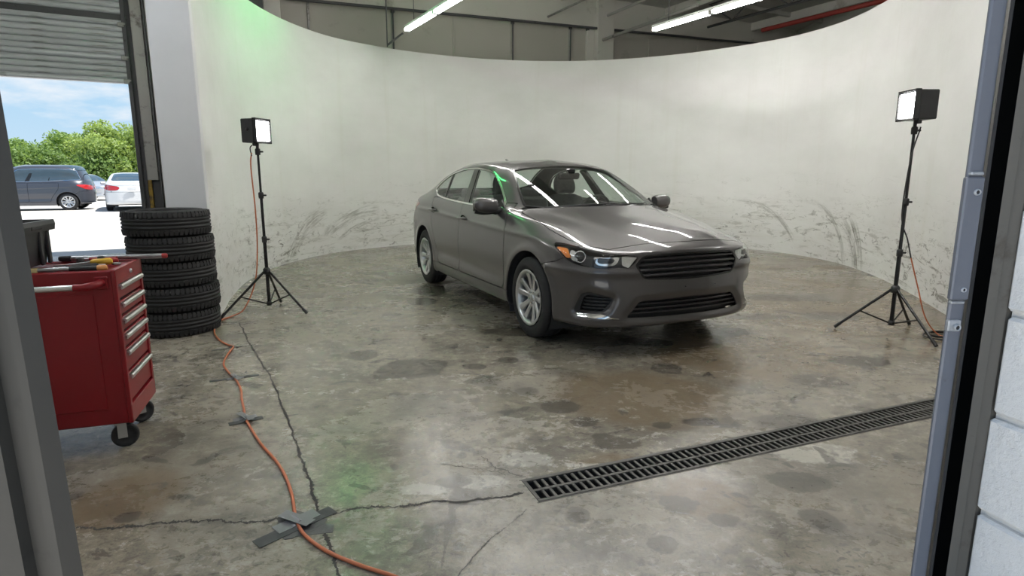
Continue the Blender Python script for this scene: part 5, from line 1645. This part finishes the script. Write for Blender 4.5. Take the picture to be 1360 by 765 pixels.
# ------------------------------------------------------------------ stack of five tyres
def build_tyres():
    R_, rin, w = .332, .215, .208
    mb = MB()
    h = w / 2
    n = 72
    prof = [(rin, -h * .82), (rin + .010, -h * .95), (rin + .045, -h), (R_ - .040, -h * .93), (R_ - .016, -h * .84), (R_ - .004, -h * .70)]
    for gz in (-.45, -.15, .15, .45):
        prof += [(R_, h * (gz - .075)), (R_ - .008, h * (gz - .045)), (R_ - .008, h * (gz + .045)), (R_, h * (gz + .075))]
    prof += [(R_ - .004, h * .70), (R_ - .016, h * .84), (R_ - .040, h * .93), (rin + .045, h), (rin + .010, h * .95), (rin, h * .82), (rin + .02, h * .7), (R_ - .05, h * .6), (R_ - .05, -h * .6), (rin + .02, -h * .7)]
    labs = ['topmost black tyre of the stack beside the curved wall', 'black tyre second from the top of the stack', 'black tyre in the middle of the stack of five', 'black tyre second from the bottom of the stack', 'bottom black tyre of the stack, resting on the floor']
    offs = [(-.012, .0), (.006, -.006), (-.004, .008), (.012, .004), (0, 0)]
    mr = worn('dusty_tyre_rubber', (.014, .014, .015), (.040, .039, .038), .68, amount=.45, scale=6, bump=.1)
    proto = None
    for i in range(5):
        z = w * (4 - i) + h
        loc = (-2.905 + offs[i][0], 5.065 + offs[i][1], z)
        if proto is None:
            root = thing('tire', labs[i], 'tyre', loc, 0, 'stacked car tyres')
            mb.lathe(prof, n, closed=True); mb.build('casing', mr, root)
            # shoulder tread blocks with sipes between them
            for s in (-1, 1):
                tb = MB()
                K = 58
                for k in range(K):
                    a = 2 * PI * k / K
                    Mx = Matrix.Rotation(a, 4, 'Z') @ Matrix.Translation((R_ - .006, 0, s * h * .70))
                    v = [Vector((x, y, z_)) for x in (-.014, .009) for y in (-.0125, .0125) for z_ in (-.022, .022)]
                    for p in v:
                        if p.x > 0 and p.z * s > 0: p.x -= .008
                    tb.add([Mx @ p for p in v], [(4, 6, 7, 5), (0, 4, 5, 1), (2, 3, 7, 6), (0, 2, 6, 4), (1, 5, 7, 3)])
                tbo = tb.build('tread_blocks', mr, root); tbo['kind'] = 'stuff'
                rg = MB(); rg.lathe([(rin + .052, s * h * 1.0), (rin + .056, s * h * 1.018), (rin + .060, s * h * 1.0)], n); rg.build('sidewall_ring', mr, root)
            proto = root
        else:
            dup(proto, loc, rng.uniform(0, 6), labs[i])
build_tyres()

# ------------------------------------------------------------------ red tool cart
CART = (-1.833, 2.72); CART_A = math.atan2(.31, .95)
def cpt(x, y, z):
    c_, s_ = math.cos(CART_A), math.sin(CART_A)
    return (CART[0] + c_ * x - s_ * y, CART[1] + s_ * x + c_ * y, z)
CT = .886
def build_cart():
    m_red = mat('red_cabinet_paint', (.205, .004, .009), .38, var=.06, scale=3, coat=.15, spec=.35)
    m_red2 = mat('red_drawer_paint', (.19, .004, .009), .38, var=.06, scale=3, coat=.15, spec=.35)
    m_pull = mat('brushed_aluminium', (.62, .62, .62), .3, .9, var=.05, scale=40)
    m_mat = mat('black_liner', (.02, .02, .02), .8)
    root = thing('tool_cart', 'red rolling tool cart with silver drawer pulls just inside the doorway', 'tool cart', (CART[0], CART[1], 0), CART_A)
    L, W, z0 = .76, .435, .140
    b = MB()
    t = .018
    b.box((-L / 2, t / 2, (z0 + CT) / 2), (L, t, CT - z0), bev=.006)
    b.box((-L / 2, W - t / 2, (z0 + CT) / 2), (L, t, CT - z0), bev=.006)
    b.box((-L + t / 2, W / 2, (z0 + CT) / 2), (t, W, CT - z0), bev=.004)
    b.box((-L / 2, W / 2, z0 + .02), (L - .01, W - .01, .04), bev=.006)
    b.build('body', m_red, root)
    fp = MB()
    fp.box((-.008, .012, (z0 + CT) / 2), (.02, .03, CT - z0), bev=.003); fp.box((-.008, W - .012, (z0 + CT) / 2), (.02, .03, CT - z0), bev=.003)
    fp.box((-.008, W / 2, CT - .035), (.02, W, .075), bev=.003); fp.box((-.008, W / 2, z0 + .045), (.022, W, .09), bev=.003)
    fp.build('front_frame', m_red, root)
    bk = MB(); bk.box((-.035, W / 2, .5), (.01, W - .03, .68)); bk.build('inner_panel', m_mat, root)
    # embossed field on the side panel
    sp = MB(); sp.box((-.105 - .22, -.002, .50), (.46, .006, .56), bev=.003); sp.build('side_panel', m_red, root)
    tp = MB(); tp.box((-L / 2, W / 2, CT - .014), (L - .03, W - .03, .008)); tp.build('top_tray', m_red2, root)
    # drawers
    tops = [.820, .733, .656, .580, .498, .382]; bots = [.741, .664, .588, .506, .390, .240]
    me = pm = None
    for i, (a, c) in enumerate(zip(tops, bots)):
        hh = a - c
        d = MB(); d.box((-.012, W / 2, (a + c) / 2), (.016, W - .05, hh - .006), bev=.003)
        do = d.build('drawer', m_red2, root)
        p = MB()
        prof = [(-.004, .012), (.010, .012), (.016, .006), (.016, -.006), (.010, -.012), (.006, -.008), (.010, -.002), (.006, .004), (-.004, .004)]
        p.grid([[(x, y, z + a - .020) for (x, z) in prof] for y in (.036, W - .036)], smooth=False, wrap=True)
        for y in (.036, W - .036): p.add([(x, y, z + a - .020) for (x, z) in prof], [tuple(range(len(prof)))])
        p.build('drawer_pull', m_pull, do)
    lk = MB(); lk.lathe([(0, .006), (.010, .006), (.012, .0), (.012, -.004)], 16, rotM('Y', PI / 2, (.004, W * .52, CT - .035))); lk.build('lock', m_pull, root)
    # push handle along the side
    hz = .822
    hb = MB(); hb.tube([(-L + .08, -.062, hz), (-.145, -.062, hz)], .0135, 14); hb.build('push_handle', m_pull, root)
    br = MB(); br.tube(spline([(-.148, -.062, hz), (-.11, -.062, hz), (-.075, -.050, hz + .004), (-.06, -.022, hz + .008), (-.055, .0, hz + .010)], 5), [.0165] * 6 + [.018] * 15, 12); br.box((-.058, -.004, hz + .008), (.055, .01, .06), bev=.004)
    br.build('handle_bracket', m_red, root)
    # casters
    for (x, y, rz) in ((-.075, .06, .25), (-.075, W - .06, .7), (-L + .075, .06, .2), (-L + .075, W - .06, .2)):
        fk = MB()
        Mz = Matrix.Rotation(rz, 3, 'Z')
        for s in (-1, 1): fk.box(Vector((x, y, .095)) + Mz @ Vector((.008, s * .022, 0)), (.04, .004, .085), Mz, bev=.001)
        fk.box((x, y, .137), (.08, .07, .006), bev=.001); fk.box((x, y, .128), (.05, .05, .016), Mz, bev=.004)
        fo = fk.build('caster_fork', M_gsteel, root)
        wh = MB(); Mx = Matrix.Translation(Vector((x, y, .060)) + Mz @ Vector((.018, 0, 0))) @ Mz.to_4x4() @ Matrix.Rotation(PI / 2, 4, 'X')
        wh.lathe([(0, -.012), (.016, -.014), (.020, -.010), (.040, -.010), (.046, -.015), (.057, -.014), (.060, -.008), (.060, .008), (.057, .014), (.046, .015), (.040, .010), (.020, .010), (.016, .014), (0, .012)], 32, Mx)
        wh.build('caster_wheel', M['rubber'], fo)
build_cart()

def build_cart_things():
    mk = M['black_plastic']
    m_steel = mat('tool_steel', (.30, .30, .31), .35, .8, var=.15, scale=30)
    m_yel = mat('yellow_handle', (.62, .38, .03), .4, var=.1)
    m_org = mat('orange_tip', (.60, .27, .08), .5)
    m_redh = mat('red_tool_grip', (.33, .02, .02), .45)
    m_dark = mat('dark_grip', (.018, .018, .02), .6)
    m_cream = mat('pale_wood', (.55, .45, .22), .6)
    T0 = CT - .0095
    # black plastic bin with a wide rim
    bz = CT - .004
    w, d, h = .33, .415, .215
    loc = cpt(-.530, .215, CT)
    root = thing('plastic_bin', 'black ribbed plastic bin standing on the red tool cart', 'bin', loc, CART_A)
    mbin = mat('black_bin_plastic', (.020, .021, .023), .42, var=.15, scale=10)
    b = MB()
    def ring(k, z): 
        return [(sx * (w / 2 - k), sy * (d / 2 - k), z) for sx, sy in ((-1, -1), (1, -1), (1, 1), (-1, 1))]
    b.grid([ring(.034, 0), ring(.012, h - .05)], smooth=False, wrap=True)
    b.grid([ring(.018, h - .01), ring(.040, .012)], smooth=False, wrap=True)
    b.add(ring(.034, 0), [(0, 1, 2, 3)]); b.add(ring(.040, .012), [(0, 1, 2, 3)])
    b.build('tub', mbin, root)
    r_ = MB()
    r_.grid([ring(.012, h - .05), ring(-.006, h - .05), ring(-.010, h - .02), ring(-.006, h), ring(.016, h), ring(.018, h - .01)], smooth=False, wrap=True)
    r_.build('rim', mbin, root)
    rm = None
    for (x, y, s) in [(w / 2 - .016, yy, 0) for yy in (-.17, -.085, .085, .17)] + [(xx, -d / 2 + .016, 1) for xx in (-.12, 0, .12)]:
        q = MB(); q.box((0, 0, 0), (.014, .03, h - .05) if s == 0 else (.03, .014, h - .05), bev=.004); o = q.build('rib', mbin, root); o.location = (x, y, h / 2 - .025)
    hd = MB(); hd.box((w / 2 + .006, 0, h - .028), (.012, .12, .022), bev=.005); hd.build('bin_handle', mk, root)
    def tool(name, label, cat, x, y, z, a, parts, group='hand tools lying on the cart'):
        r = thing(name, label, cat, cpt(x, y, z), CART_A + a, group)
        for (nm, m_, fn) in parts:
            q = MB(); fn(q); q.build(nm, m_, r)
        return r
    # coordinates on the cart: x from the drawer face (negative = left), y from the near side
    tool('pry_bar', 'steel rod with pale blade and orange end along the near edge of the cart', 'tool', -.235, .030, CT + .010, .0,
         [('rod', m_steel, lambda q: q.tube([(-.07, 0, 0), (.05, 0, 0)], .010, 10)),
          ('blade', m_cream, lambda q: q.add([(-.17, -.012, -.004), (-.17, .012, -.004), (-.07, .010, -.010), (-.07, -.010, -.010), (-.17, -.012, .002), (-.17, .012, .002), (-.07, .010, .010), (-.07, -.010, .010)],
                                             [(0, 1, 2, 3), (7, 6, 5, 4), (0, 4, 5, 1), (1, 5, 6, 2), (2, 6, 7, 3), (3, 7, 4, 0)])),
          ('grip', m_dark, lambda q: q.tube([(.05, 0, 0), (.16, 0, 0)], [.010, .012], 12)),
          ('end_cap', m_org, lambda q: q.tube([(.16, 0, 0), (.175, 0, 0), (.195, 0, 0), (.20, 0, 0)], [.012, .014, .013, .008], 12))])
    tool('screwdriver', 'screwdriver with a fat yellow handle and dark shaft on the cart', 'screwdriver', -.15, .225, T0 + .024, .12,
         [('handle', m_yel, lambda q: q.tube([(-.01, 0, 0), (.0, 0, 0), (.03, 0, 0), (.07, 0, 0), (.08, 0, 0)], [.010, .015, .016, .017, .011], 12)),
          ('shaft', m_steel, lambda q: q.tube([(-.16, 0, -.012), (-.01, 0, 0)], .004, 8))])
    tool('breaker_bar', 'long grey bar with a red end sticking out over the drawer side of the cart', 'tool', -.10, .400, CT + .014, -.05,
         [('shank', m_steel, lambda q: q.tube([(-.20, 0, .0), (.215, 0, 0)], .0125, 12)),
          ('end_cap', m_redh, lambda q: q.tube([(.215, 0, 0), (.235, 0, 0), (.24, 0, 0)], [.013, .013, .008], 12)),
          ('drive_head', m_dark, lambda q: q.box((-.225, 0, .0), (.06, .026, .026), bev=.006))])
    def jaw(q, s):
        q.tube(spline([(.0, 0, 0), (.03, s * .012, 0), (.07, s * .020, 0), (.125, s * .016, 0)], 4), [.006] * 4 + [.008] * 9, 8)
    for (nm, lab, x, y, a, mg) in (('pliers', 'pair of pliers with dark handles lying by the bin on the cart', -.23, .120, .5, m_dark), ('pliers', 'pair of pliers with red handles lying at the far side of the cart top', -.215, .385, -.1, m_redh)):
        tool(nm, lab, 'pliers', x, y, T0 + .016 if y < .3 else CT + .012, a,
             [('handle', mg, lambda q: jaw(q, 1)), ('handle', mg, lambda q: jaw(q, -1)),
              ('jaws', m_steel, lambda q: (q.box((-.012, 0, 0), (.03, .022, .012), bev=.004), q.tube([(-.02, .004, 0), (-.06, .001, 0)], [.006, .003], 8), q.tube([(-.02, -.004, 0), (-.06, -.001, 0)], [.006, .003], 8)))])
    def wrench(q):
        q.box((0, 0, 0), (.15, .014, .006), bev=.002)
        q.lathe([(.011, -.005), (.018, -.005), (.018, .005), (.011, .005)], 18, Matrix.Translation((.085, 0, 0)), closed=True)
        for s in (-1, 1): q.box((-.085, s * .011, 0), (.03, .008, .010), Matrix.Rotation(s * -.25, 3, 'Z'), bev=.002)
    tool('wrench', 'silver combination wrench lying behind the pry bar', 'wrench', -.185, .160, T0 + .012, .35, [('shank', m_steel, wrench)])
    tool('wrench', 'silver combination wrench lying under the yellow screwdriver', 'wrench', -.14, .265, T0 + .010, -.25, [('shank', m_steel, wrench)])
    def socket(q): q.lathe([(0, 0), (.014, 0), (.016, .004), (.016, .034), (.012, .038), (.008, .038), (.008, .012)], 18)
    for (x, y, lab) in ((-.225, .300, 'dark impact socket standing at the foot of the black bin'), (-.150, .345, 'dark impact socket standing near the middle of the cart top')):
        tool('socket', lab, 'socket', x, y, T0, 0, [('socket_body', m_dark, socket)], 'sockets on the cart')
    tool('ratchet', 'ratchet with a red grip lying beside the pliers on the cart', 'ratchet', -.17, .318, CT + .006, .1,
         [('grip', m_redh, lambda q: q.tube([(0, 0, 0), (.06, 0, 0), (.10, 0, 0)], [.010, .014, .011], 12)),
          ('head', m_dark, lambda q: (q.tube([(-.05, 0, 0), (0, 0, 0)], .006, 8), q.lathe([(0, -.012), (.017, -.010), (.018, .006), (0, .010)], 16, Matrix.Translation((-.06, 0, 0)))))])
build_cart_things()

# ------------------------------------------------------------------ orange extension cord with taped crossings
def build_cord():
    m_or = mat('orange_cord_jacket', (.52, .15, .065), .45, var=.08, scale=6)
    m_blk = M['black_plastic']
    fp_ = [(308, 421), (296, 425), (287, 433), (285, 443), (292, 453), (302, 459), (310, 462), (303, 471), (297, 484), (303, 495), (313, 505), (320, 519), (321, 531), (324, 545), (327, 559), (346, 590), (367, 614), (379, 634), (388, 660), (393, 690), (405, 713), (437, 736), (480, 754), (520, 767), (580, 790)]
    floor_path = [(*floor_pt(*q), .0075) for q in fp_]
    up = [(-2.445, 5.74, 1.53), (-2.47, 5.76, 1.40), (-2.455, 5.75, 1.0), (-2.47, 5.76, .62), (-2.50, 5.72, .30), (-2.58, 5.62, .06)]
    c = MB(); c.tube(spline(up + floor_path[0:], 8), .0068, 8)
    o = c.build('extension_cord', m_or)
    tag(o, 'orange extension cord running from the left light stand across the floor', 'cord')
    c = MB(); c.tube(spline([(-2.43, 5.73, 1.60), (-2.455, 5.74, 1.57), (-2.445, 5.74, 1.50)], 6), .005, 8); c.build('lamp_lead', m_blk, o)
    # right side: lead down the pole, orange lower half, coil on the floor
    P = [(3.27, 4.93, 1.70), (3.20, 4.90, 1.45), (3.19, 4.91, 1.0), (3.26, 4.91, .80), (3.30, 4.90, .65)]
    c = MB(); c.tube(spline(P, 8), .0055, 8); o = c.build('lamp_cord', m_or)
    tag(o, 'cord hanging down the right light stand, black above and orange below', 'cord')
    o.data.materials[0] = m_blk
    c = MB(); c.tube(spline([(3.30, 4.90, .65), (3.37, 4.87, .40), (3.45, 4.85, .15), (3.56, 4.82, .012), (3.66, 4.78, .008)], 8), .0055, 8)
    q = c.build('cord_tail', m_or, o); q['label'] = 'orange lower half of the cord'
    c = MB()
    pts = []
    for k in range(60):
        a = 2 * PI * k / 22
        r_ = .12 + .025 * math.sin(a * .37)
        pts.append((3.60 + r_ * 1.25 * math.cos(a) + .01 * math.sin(3 * a), 4.80 + r_ * .9 * math.sin(a), .008 + .009 * (k // 22)))
    c.tube(spline(pts, 2), .0055, 8)
    tag(c.build('cable_coil', m_blk), 'loose coil of black cable on the floor by the right light stand', 'cable')
build_cord()

def build_tapes():
    m_strip = worn('dark_flat_strip', (.040, .042, .044), (.09, .09, .09), .5, amount=.3, scale=20)
    m_tape = worn('grey_duct_tape', (.20, .20, .21), (.13, .13, .13), .38, .3, .3, 14)
    m_pad = worn('dark_tape_patch', (.075, .075, .075), (.14, .14, .14), .5, amount=.4, scale=10)
    spec = [((340, 724), (442, 677), (394, 693), .062, 'dark flat strip and grey duct tape holding the orange cord, nearest the camera', True, .17),
            ((304, 564), (349, 554.5), (325.5, 556), .045, 'dark flat strip taped over the cord, second crossing from the camera', False, .12),
            ((278, 507), (344, 498), (313, 503), .036, 'thin dark strip taped over the cord, third crossing from the camera', False, .10),
            ((281, 466), (322, 460), (308, 462), .022, 'thin dark strip across the cord, farthest crossing near the tyres', False, 0)]
    def ribbon(mb, a, b, w, c, hump, wob=0.0, z=.0012):
        n = 26
        rows = []
        d = (b - a) / np.linalg.norm(b - a); nn = np.array([-d[1], d[0]])
        for i in range(n + 1):
            t = i / n; p = a + (b - a) * t
            s = np.dot(p - c, d)
            zz = z + hump * math.exp(-(s / .016) ** 2)
            ww = w / 2
            rows.append([(*(p + nn * ww), zz), (*(p - nn * ww), zz)])
        top = rows; bot = [[(q[0], q[1], max(.0003, q[2] - .0014)) for q in r] for r in rows]
        mb.grid([[r[0], r[1], bb[1], bb[0]] for r, bb in zip(top, bot)], smooth=False, wrap=True)
        mb.add([top[0][0], top[0][1], bot[0][1], bot[0][0]], [(0, 1, 2, 3)]); mb.add([top[-1][0], top[-1][1], bot[-1][1], bot[-1][0]], [(0, 1, 2, 3)])
    for (pa, pb, pc, w, lab, pad, tl) in spec:
        a, b, c = floor_pt(*pa), floor_pt(*pb), floor_pt(*pc)
        root = thing('taped_strip', lab, 'strip', (c[0], c[1], 0), 0, 'taped strips over the extension cord')
        L = lambda q: q - c
        s = MB(); ribbon(s, L(a), L(b), w, L(c), .0150, z=.0030); s.build('flat_strip', m_strip, root)
        d = (b - a) / np.linalg.norm(b - a); nn = np.array([-d[1], d[0]])
        if pad:
            q = MB(); n = 22; pts = []
            for k in range(n):
                an = 2 * PI * k / n; r_ = .088 + .012 * math.sin(3 * an + 1) + .008 * math.sin(7 * an)
                pts.append((r_ * math.cos(an) + .012, r_ * math.sin(an) - .015))
            q.prism(pts, .0012, Matrix.Translation((0, 0, .0004))); q.build('round_tape_patch', m_pad, root)
            q = MB(); q.prism([(.02, -.10), (.16, -.07), (.15, -.02), (.05, .0)], .0009, Matrix.Translation((0, 0, .0003))); q.build('tape_patch', m_pad, root)
        if tl:
            q = MB(); ribbon(q, -d * tl * .5, d * tl * .5, w * 1.02, np.zeros(2), .0155, z=.0045); q.build('duct_tape', m_tape, root)
            q = MB()
            ax = nn * .9 - d * .25; ax /= np.linalg.norm(ax)
            ribbon(q, -ax * .075, ax * .075, w * .8, np.zeros(2), .0, z=.0190 * .9); 
            q.build('duct_tape', m_tape, root)
build_tapes()
# ------------------------------------------------------------------ outside: parking lot, parked cars, trees
def build_lot():
    m, nt, b = new_mat('sunlit_pale_concrete_lot')
    tc = N_(nt, 'ShaderNodeTexCoord')
    a = noise_n(nt, tc.outputs['Object'], .35, 7, .6); c = noise_n(nt, tc.outputs['Object'], 6, 6, .7)
    col = mixc(nt, maprange(nt, a, .35, .65), (.44, .42, .395), (.53, .51, .48))
    col = mixc(nt, mth(nt, 'MULTIPLY', maprange(nt, c, .5, .7), .35), col, (.34, .32, .30))
    nt.links.new(col, b.inputs['Base Color']); b.inputs['Roughness'].default_value = .9
    mb = MB()
    q = [wp(-90, .25, -.01), wp(60, .25, -.01), wp(60, 120, -.01), wp(-90, 120, -.01)]
    mb.add(q, [(0, 1, 2, 3)])
    struct(mb.build('ground', m), 'sunlit pale concrete of the car park')
    mg = mat('verge_grass', (.10, .17, .04), .9, var=.3, scale=2)
    mb = MB(); P = np.array([-40.0, 46.0]); 
    mb.box((-36, 62, .05), (110, 28, .2), Matrix.Rotation(R(18), 3, 'Z'))
    g = mb.build('grass_verge', mg); struct(g, 'green verge beyond the parked cars')
build_lot()

M['far_tint'] = mat('dark_tinted_glass', (.045, .07, .09), .06, var=.05, spec=.8)
def merged(sh, P, keys):
    ts = [P[k] for k in keys if k in P and len(P[k])]
    return np.concatenate(ts)
def far_car(label, loc, rz, paint, rings=None, dlo=None, group='cars parked outside', far=False, name='parked_car', detail_plate=False):
    """parked car with its own panels, windows, lamps and wheels"""
    global SEDAN, DLO
    keep = SEDAN, DLO
    if rings is not None: SEDAN = rings
    if dlo is not None: DLO = dlo
    sh = sedan_shell(70, 120, True)
    P = cut_sedan(sh, .005)
    SEDAN, DLO = keep
    root = thing(name, label, 'car', loc, rz, group)
    sk = [paint, M['cabin']]
    def mk(nm, keys, mats, sd=1, both=False, **k):
        T = merged(sh, P, keys)
        if len(T) == 0: return None
        return link(nm, skin_mesh(nm, sh, T, mats, side=sd, both=both, **k), root)
    mk('hood', ['hood'], sk, both=True, inner=False); mk('roof', ['roof', 'cowl'], sk, both=True, inner=False); mk('trunk_lid', ['trunk_lid'], sk, both=True, inner=False)
    mk('front_bumper', ['front_bumper', 'fog_strip', 'fog_surround', 'fog_vent'], sk, both=True, inner=False)
    mk('rear_bumper', ['rear_bumper'], sk, both=True, inner=False)
    mk('windshield', ['windshield', 'windshield_seal'], [M['far_tint']], both=True, thick=0); mk('rear_window', ['rear_window', 'rear_window_seal'], [M['far_tint']], both=True, thick=0)
    mk('grille', ['grille', 'lower_grille'], [M['black_plastic']], both=True, thick=0)
    for sd in (-1, 1):
        mk('quarter_panel', ['quarter_panel', 'side_sill'], sk, sd, inner=False); mk('front_fender', ['front_fender'], sk, sd, inner=False)
        mk('front_door', ['front_door'], sk, sd, inner=False); mk('rear_door', ['rear_door'], sk, sd, inner=False)
        mk('window_trim', ['window_trim'], [M['chrome']], sd, thick=.01, inner=False)
        mk('side_window', ['front_door_window', 'rear_door_window', 'quarter_window'], [M['far_tint']], sd, thick=0)
        mk('door_pillar', ['door_pillar', 'window_divider'], [M['black_gloss']], sd, thick=0)
        h = mk('headlight', ['headlight'], [M['reflector']], sd, thick=.01, inner=False)
        t = mk('tail_light', ['tail_light'], [M['red_lens']], sd, thick=.01, offset=.004, inner=False)
        for cx in (WF, WR):
            ww = MB(); ww.grid([[(cx + .40 * math.cos(a), sd * y, WZ + .40 * math.sin(a)) for y in (.5, .89)] for a in np.linspace(R(-25), R(205), 14)])
            ww.build('wheel_well', M['cabin'], root)
            wheel(root, cx, sd * .795, sd, rz=.3, low=True)
        mm = MB(); mm.box((-.70, sd * 1.0, 1.05), (.12, .2, .13), bev=.04); mm.build('side_mirror', paint, root)
    pan = MB(); pan.box((-1.25, 0, .24), (3.8, 1.25, .05)); pan.box((-1.4, 0, .60), (3.2, 1.5, .7)); pan.build('floor_pan', M['cabin'], root)
    if detail_plate:
        pl = MB(); pl.box((-4.02, 0, .86), (.02, .30, .15), bev=.006); pl.build('number_plate', mat('plate_white', (.75, .75, .75), .5), root)
    return root

# a tall people-carrier from the same rings: longer roof, upright tail
def van_rings():
    k = {8: 1.05, 9: 1.26, 10: 1.70, 11: 1.95, 12: 2.2}
    out = []
    for i, r_ in enumerate(SEDAN):
        q = []
        for (x, y, z) in r_:
            if x < -2.85 and i < 8: x = -2.85 + (x + 2.85) * .64
            if i >= 8 and x < -1.5: x = -1.5 + (x + 1.5) * k[i]
            if i >= 8: z = 1.03 + (z - 1.03) * 1.52 if z > 1.03 else z
            if i >= 9: y *= 1.10
            if i == 7 and x < -3.3: z += .03
            q.append((x, y, z + .06 * (i >= 5)))
        out.append(q)
    return out
VDLO = round_poly([(-3.32, 1.19), (-2.2, 1.13), (-.78, 1.10), (-.66, 1.12), (-1.02, 1.42), (-1.32, 1.60), (-1.8, 1.63), (-2.6, 1.63), (-3.18, 1.58)], .06)
p_van = car_paint('dark_slate_paint', (.055, .06, .075), .4)
p_white = car_paint('white_paint', (.72, .73, .74), 0, .35)
p_silver = car_paint('silver_paint', (.50, .51, .53), .5)
p_blue = car_paint('dark_blue_paint', (.06, .08, .12), .4)
LOT = -.01
far_car('dark slate people carrier parked side-on beyond the shutter opening', (-20.6, 23.7, LOT), R(180 + 22), p_van, van_rings(), VDLO, name='people_carrier')
far_car('white saloon seen from behind, parked in the sun beyond the shutter opening', (-16.65, 26.5, LOT), R(122), p_white, detail_plate=True)
far_car('dark blue car half hidden behind the shutter jamb beside the white saloon', (-13.75, 26.1, LOT), R(112), p_blue)
far_car('silver car parked behind the dark people carrier', (-23.2, 34.2, LOT), R(-22), p_silver)
far_car('pale saloon behind the silver car at the back of the lot', (-22.5, 43.0, LOT), R(160), p_white)

def leaf_mat(col):
    m = mat('leaf_green', col, .55, var=.30, scale=.9)
    nt = m.node_tree; b = nt.nodes['Principled BSDF']
    tr = nt.nodes.new('ShaderNodeBsdfTranslucent'); tr.inputs[0].default_value = (col[0] * 1.5, col[1] * 1.4, col[2] * .9, 1)
    mx = nt.nodes.new('ShaderNodeMixShader'); mx.inputs[0].default_value = .45
    nt.links.new(b.outputs[0], mx.inputs[1]); nt.links.new(tr.outputs[0], mx.inputs[2]); nt.links.new(mx.outputs[0], nt.nodes['Material Output'].inputs[0])
    return m
M_leaf = [leaf_mat((.22, .33, .10)), leaf_mat((.28, .38, .12)), leaf_mat((.18, .28, .085))]
M_bark = mat('bark', (.10, .075, .05), .9, var=.3)
def tree(x, y, h, r_, label, mi, seed, low=.15):
    g = np.random.default_rng(seed)
    root = thing('leafy_tree', label, 'tree', (x, y, 0), 0, 'trees beyond the car park')
    tr = MB(); tr.tube(spline([(0, 0, 0), (.1, .05, h * .3), (-.1, .1, h * .62)], 4), [.22 - .016 * k for k in range(9)], 8)
    for k in range(5):
        a = g.uniform(0, 6.28); tr.tube([(0, 0, h * (.25 + .07 * k)), (math.cos(a) * r_ * .6, math.sin(a) * r_ * .6, h * (.5 + .08 * k))], [.09, .03], 6)
    tr.build('trunk', M_bark, root)
    # clumps of leaves
    nc = 42
    cen = []
    for k in range(nc):
        u = g.normal(size=3); u /= np.linalg.norm(u); q = g.random() ** .4
        cen.append(np.array([u[0] * r_ * q, u[1] * r_ * q, h * (low + .42) + u[2] * h * .40 * q]))
    V = []; Fc = []
    n = 330
    for c in cen:
        rr = r_ * g.uniform(.22, .40)
        u = g.normal(size=(n, 3)); u /= np.linalg.norm(u, axis=1, keepdims=True)
        p = c + u * rr * (g.random((n, 1)) ** .35)
        a = g.normal(size=(n, 3)); a /= np.linalg.norm(a, axis=1, keepdims=True)
        b = np.cross(u + .5 * g.normal(size=(n, 3)), a); b /= np.linalg.norm(b, axis=1, keepdims=True)
        s = g.uniform(.08, .15, (n, 1))
        V += [p - a * s, p - b * s * .55, p + a * s, p + b * s * .55]
    V = np.concatenate([np.stack(V[i:i + 4], 1).reshape(-1, 3) for i in range(0, len(V), 4)])
    m = len(V) // 4
    me = bpy.data.meshes.new('foliage')
    me.vertices.add(len(V)); me.vertices.foreach_set('co', V.astype(np.float32).ravel())
    me.loops.add(m * 4); me.loops.foreach_set('vertex_index', np.arange(m * 4, dtype=np.int32))
    me.polygons.add(m); me.polygons.foreach_set('loop_start', np.arange(0, m * 4, 4, dtype=np.int32))
    me.materials.append(M_leaf[mi]); me.update(calc_edges=True)
    o = link('foliage', me, root); o['kind'] = 'stuff'
# direction (photograph column) and distance of each crown
def at_col(px, dist): 
    k = (px - 680) / F_PX * .983
    return k * dist, dist
for i, (px, dist, h, r_, mi, lab) in enumerate([(160, 46, 5.6, 2.6, 1, 'tallest light green tree beside the shutter jamb'), (104, 50, 4.6, 2.6, 0, 'rounded green tree above the white saloon'), (88, 56, 5.0, 2.4, 1, 'green tree rising over the roof of the people carrier'),
                                               (30, 52, 4.5, 2.4, 0, 'leftmost green tree beyond the people carrier'), (58, 48, 3.4, 2.6, 2, 'low bushy tree behind the people carrier'), (130, 45, 3.5, 2.4, 2, 'low bushy tree behind the silver car'),
                                               (200, 54, 5.6, 3.0, 0, 'green tree partly behind the shutter jamb'), (-2, 54, 4.4, 2.6, 2, 'green tree half hidden by the near door post')]):
    x, y = at_col(px, dist)
    tree(x, y, h, r_, lab, mi, 40 + i)
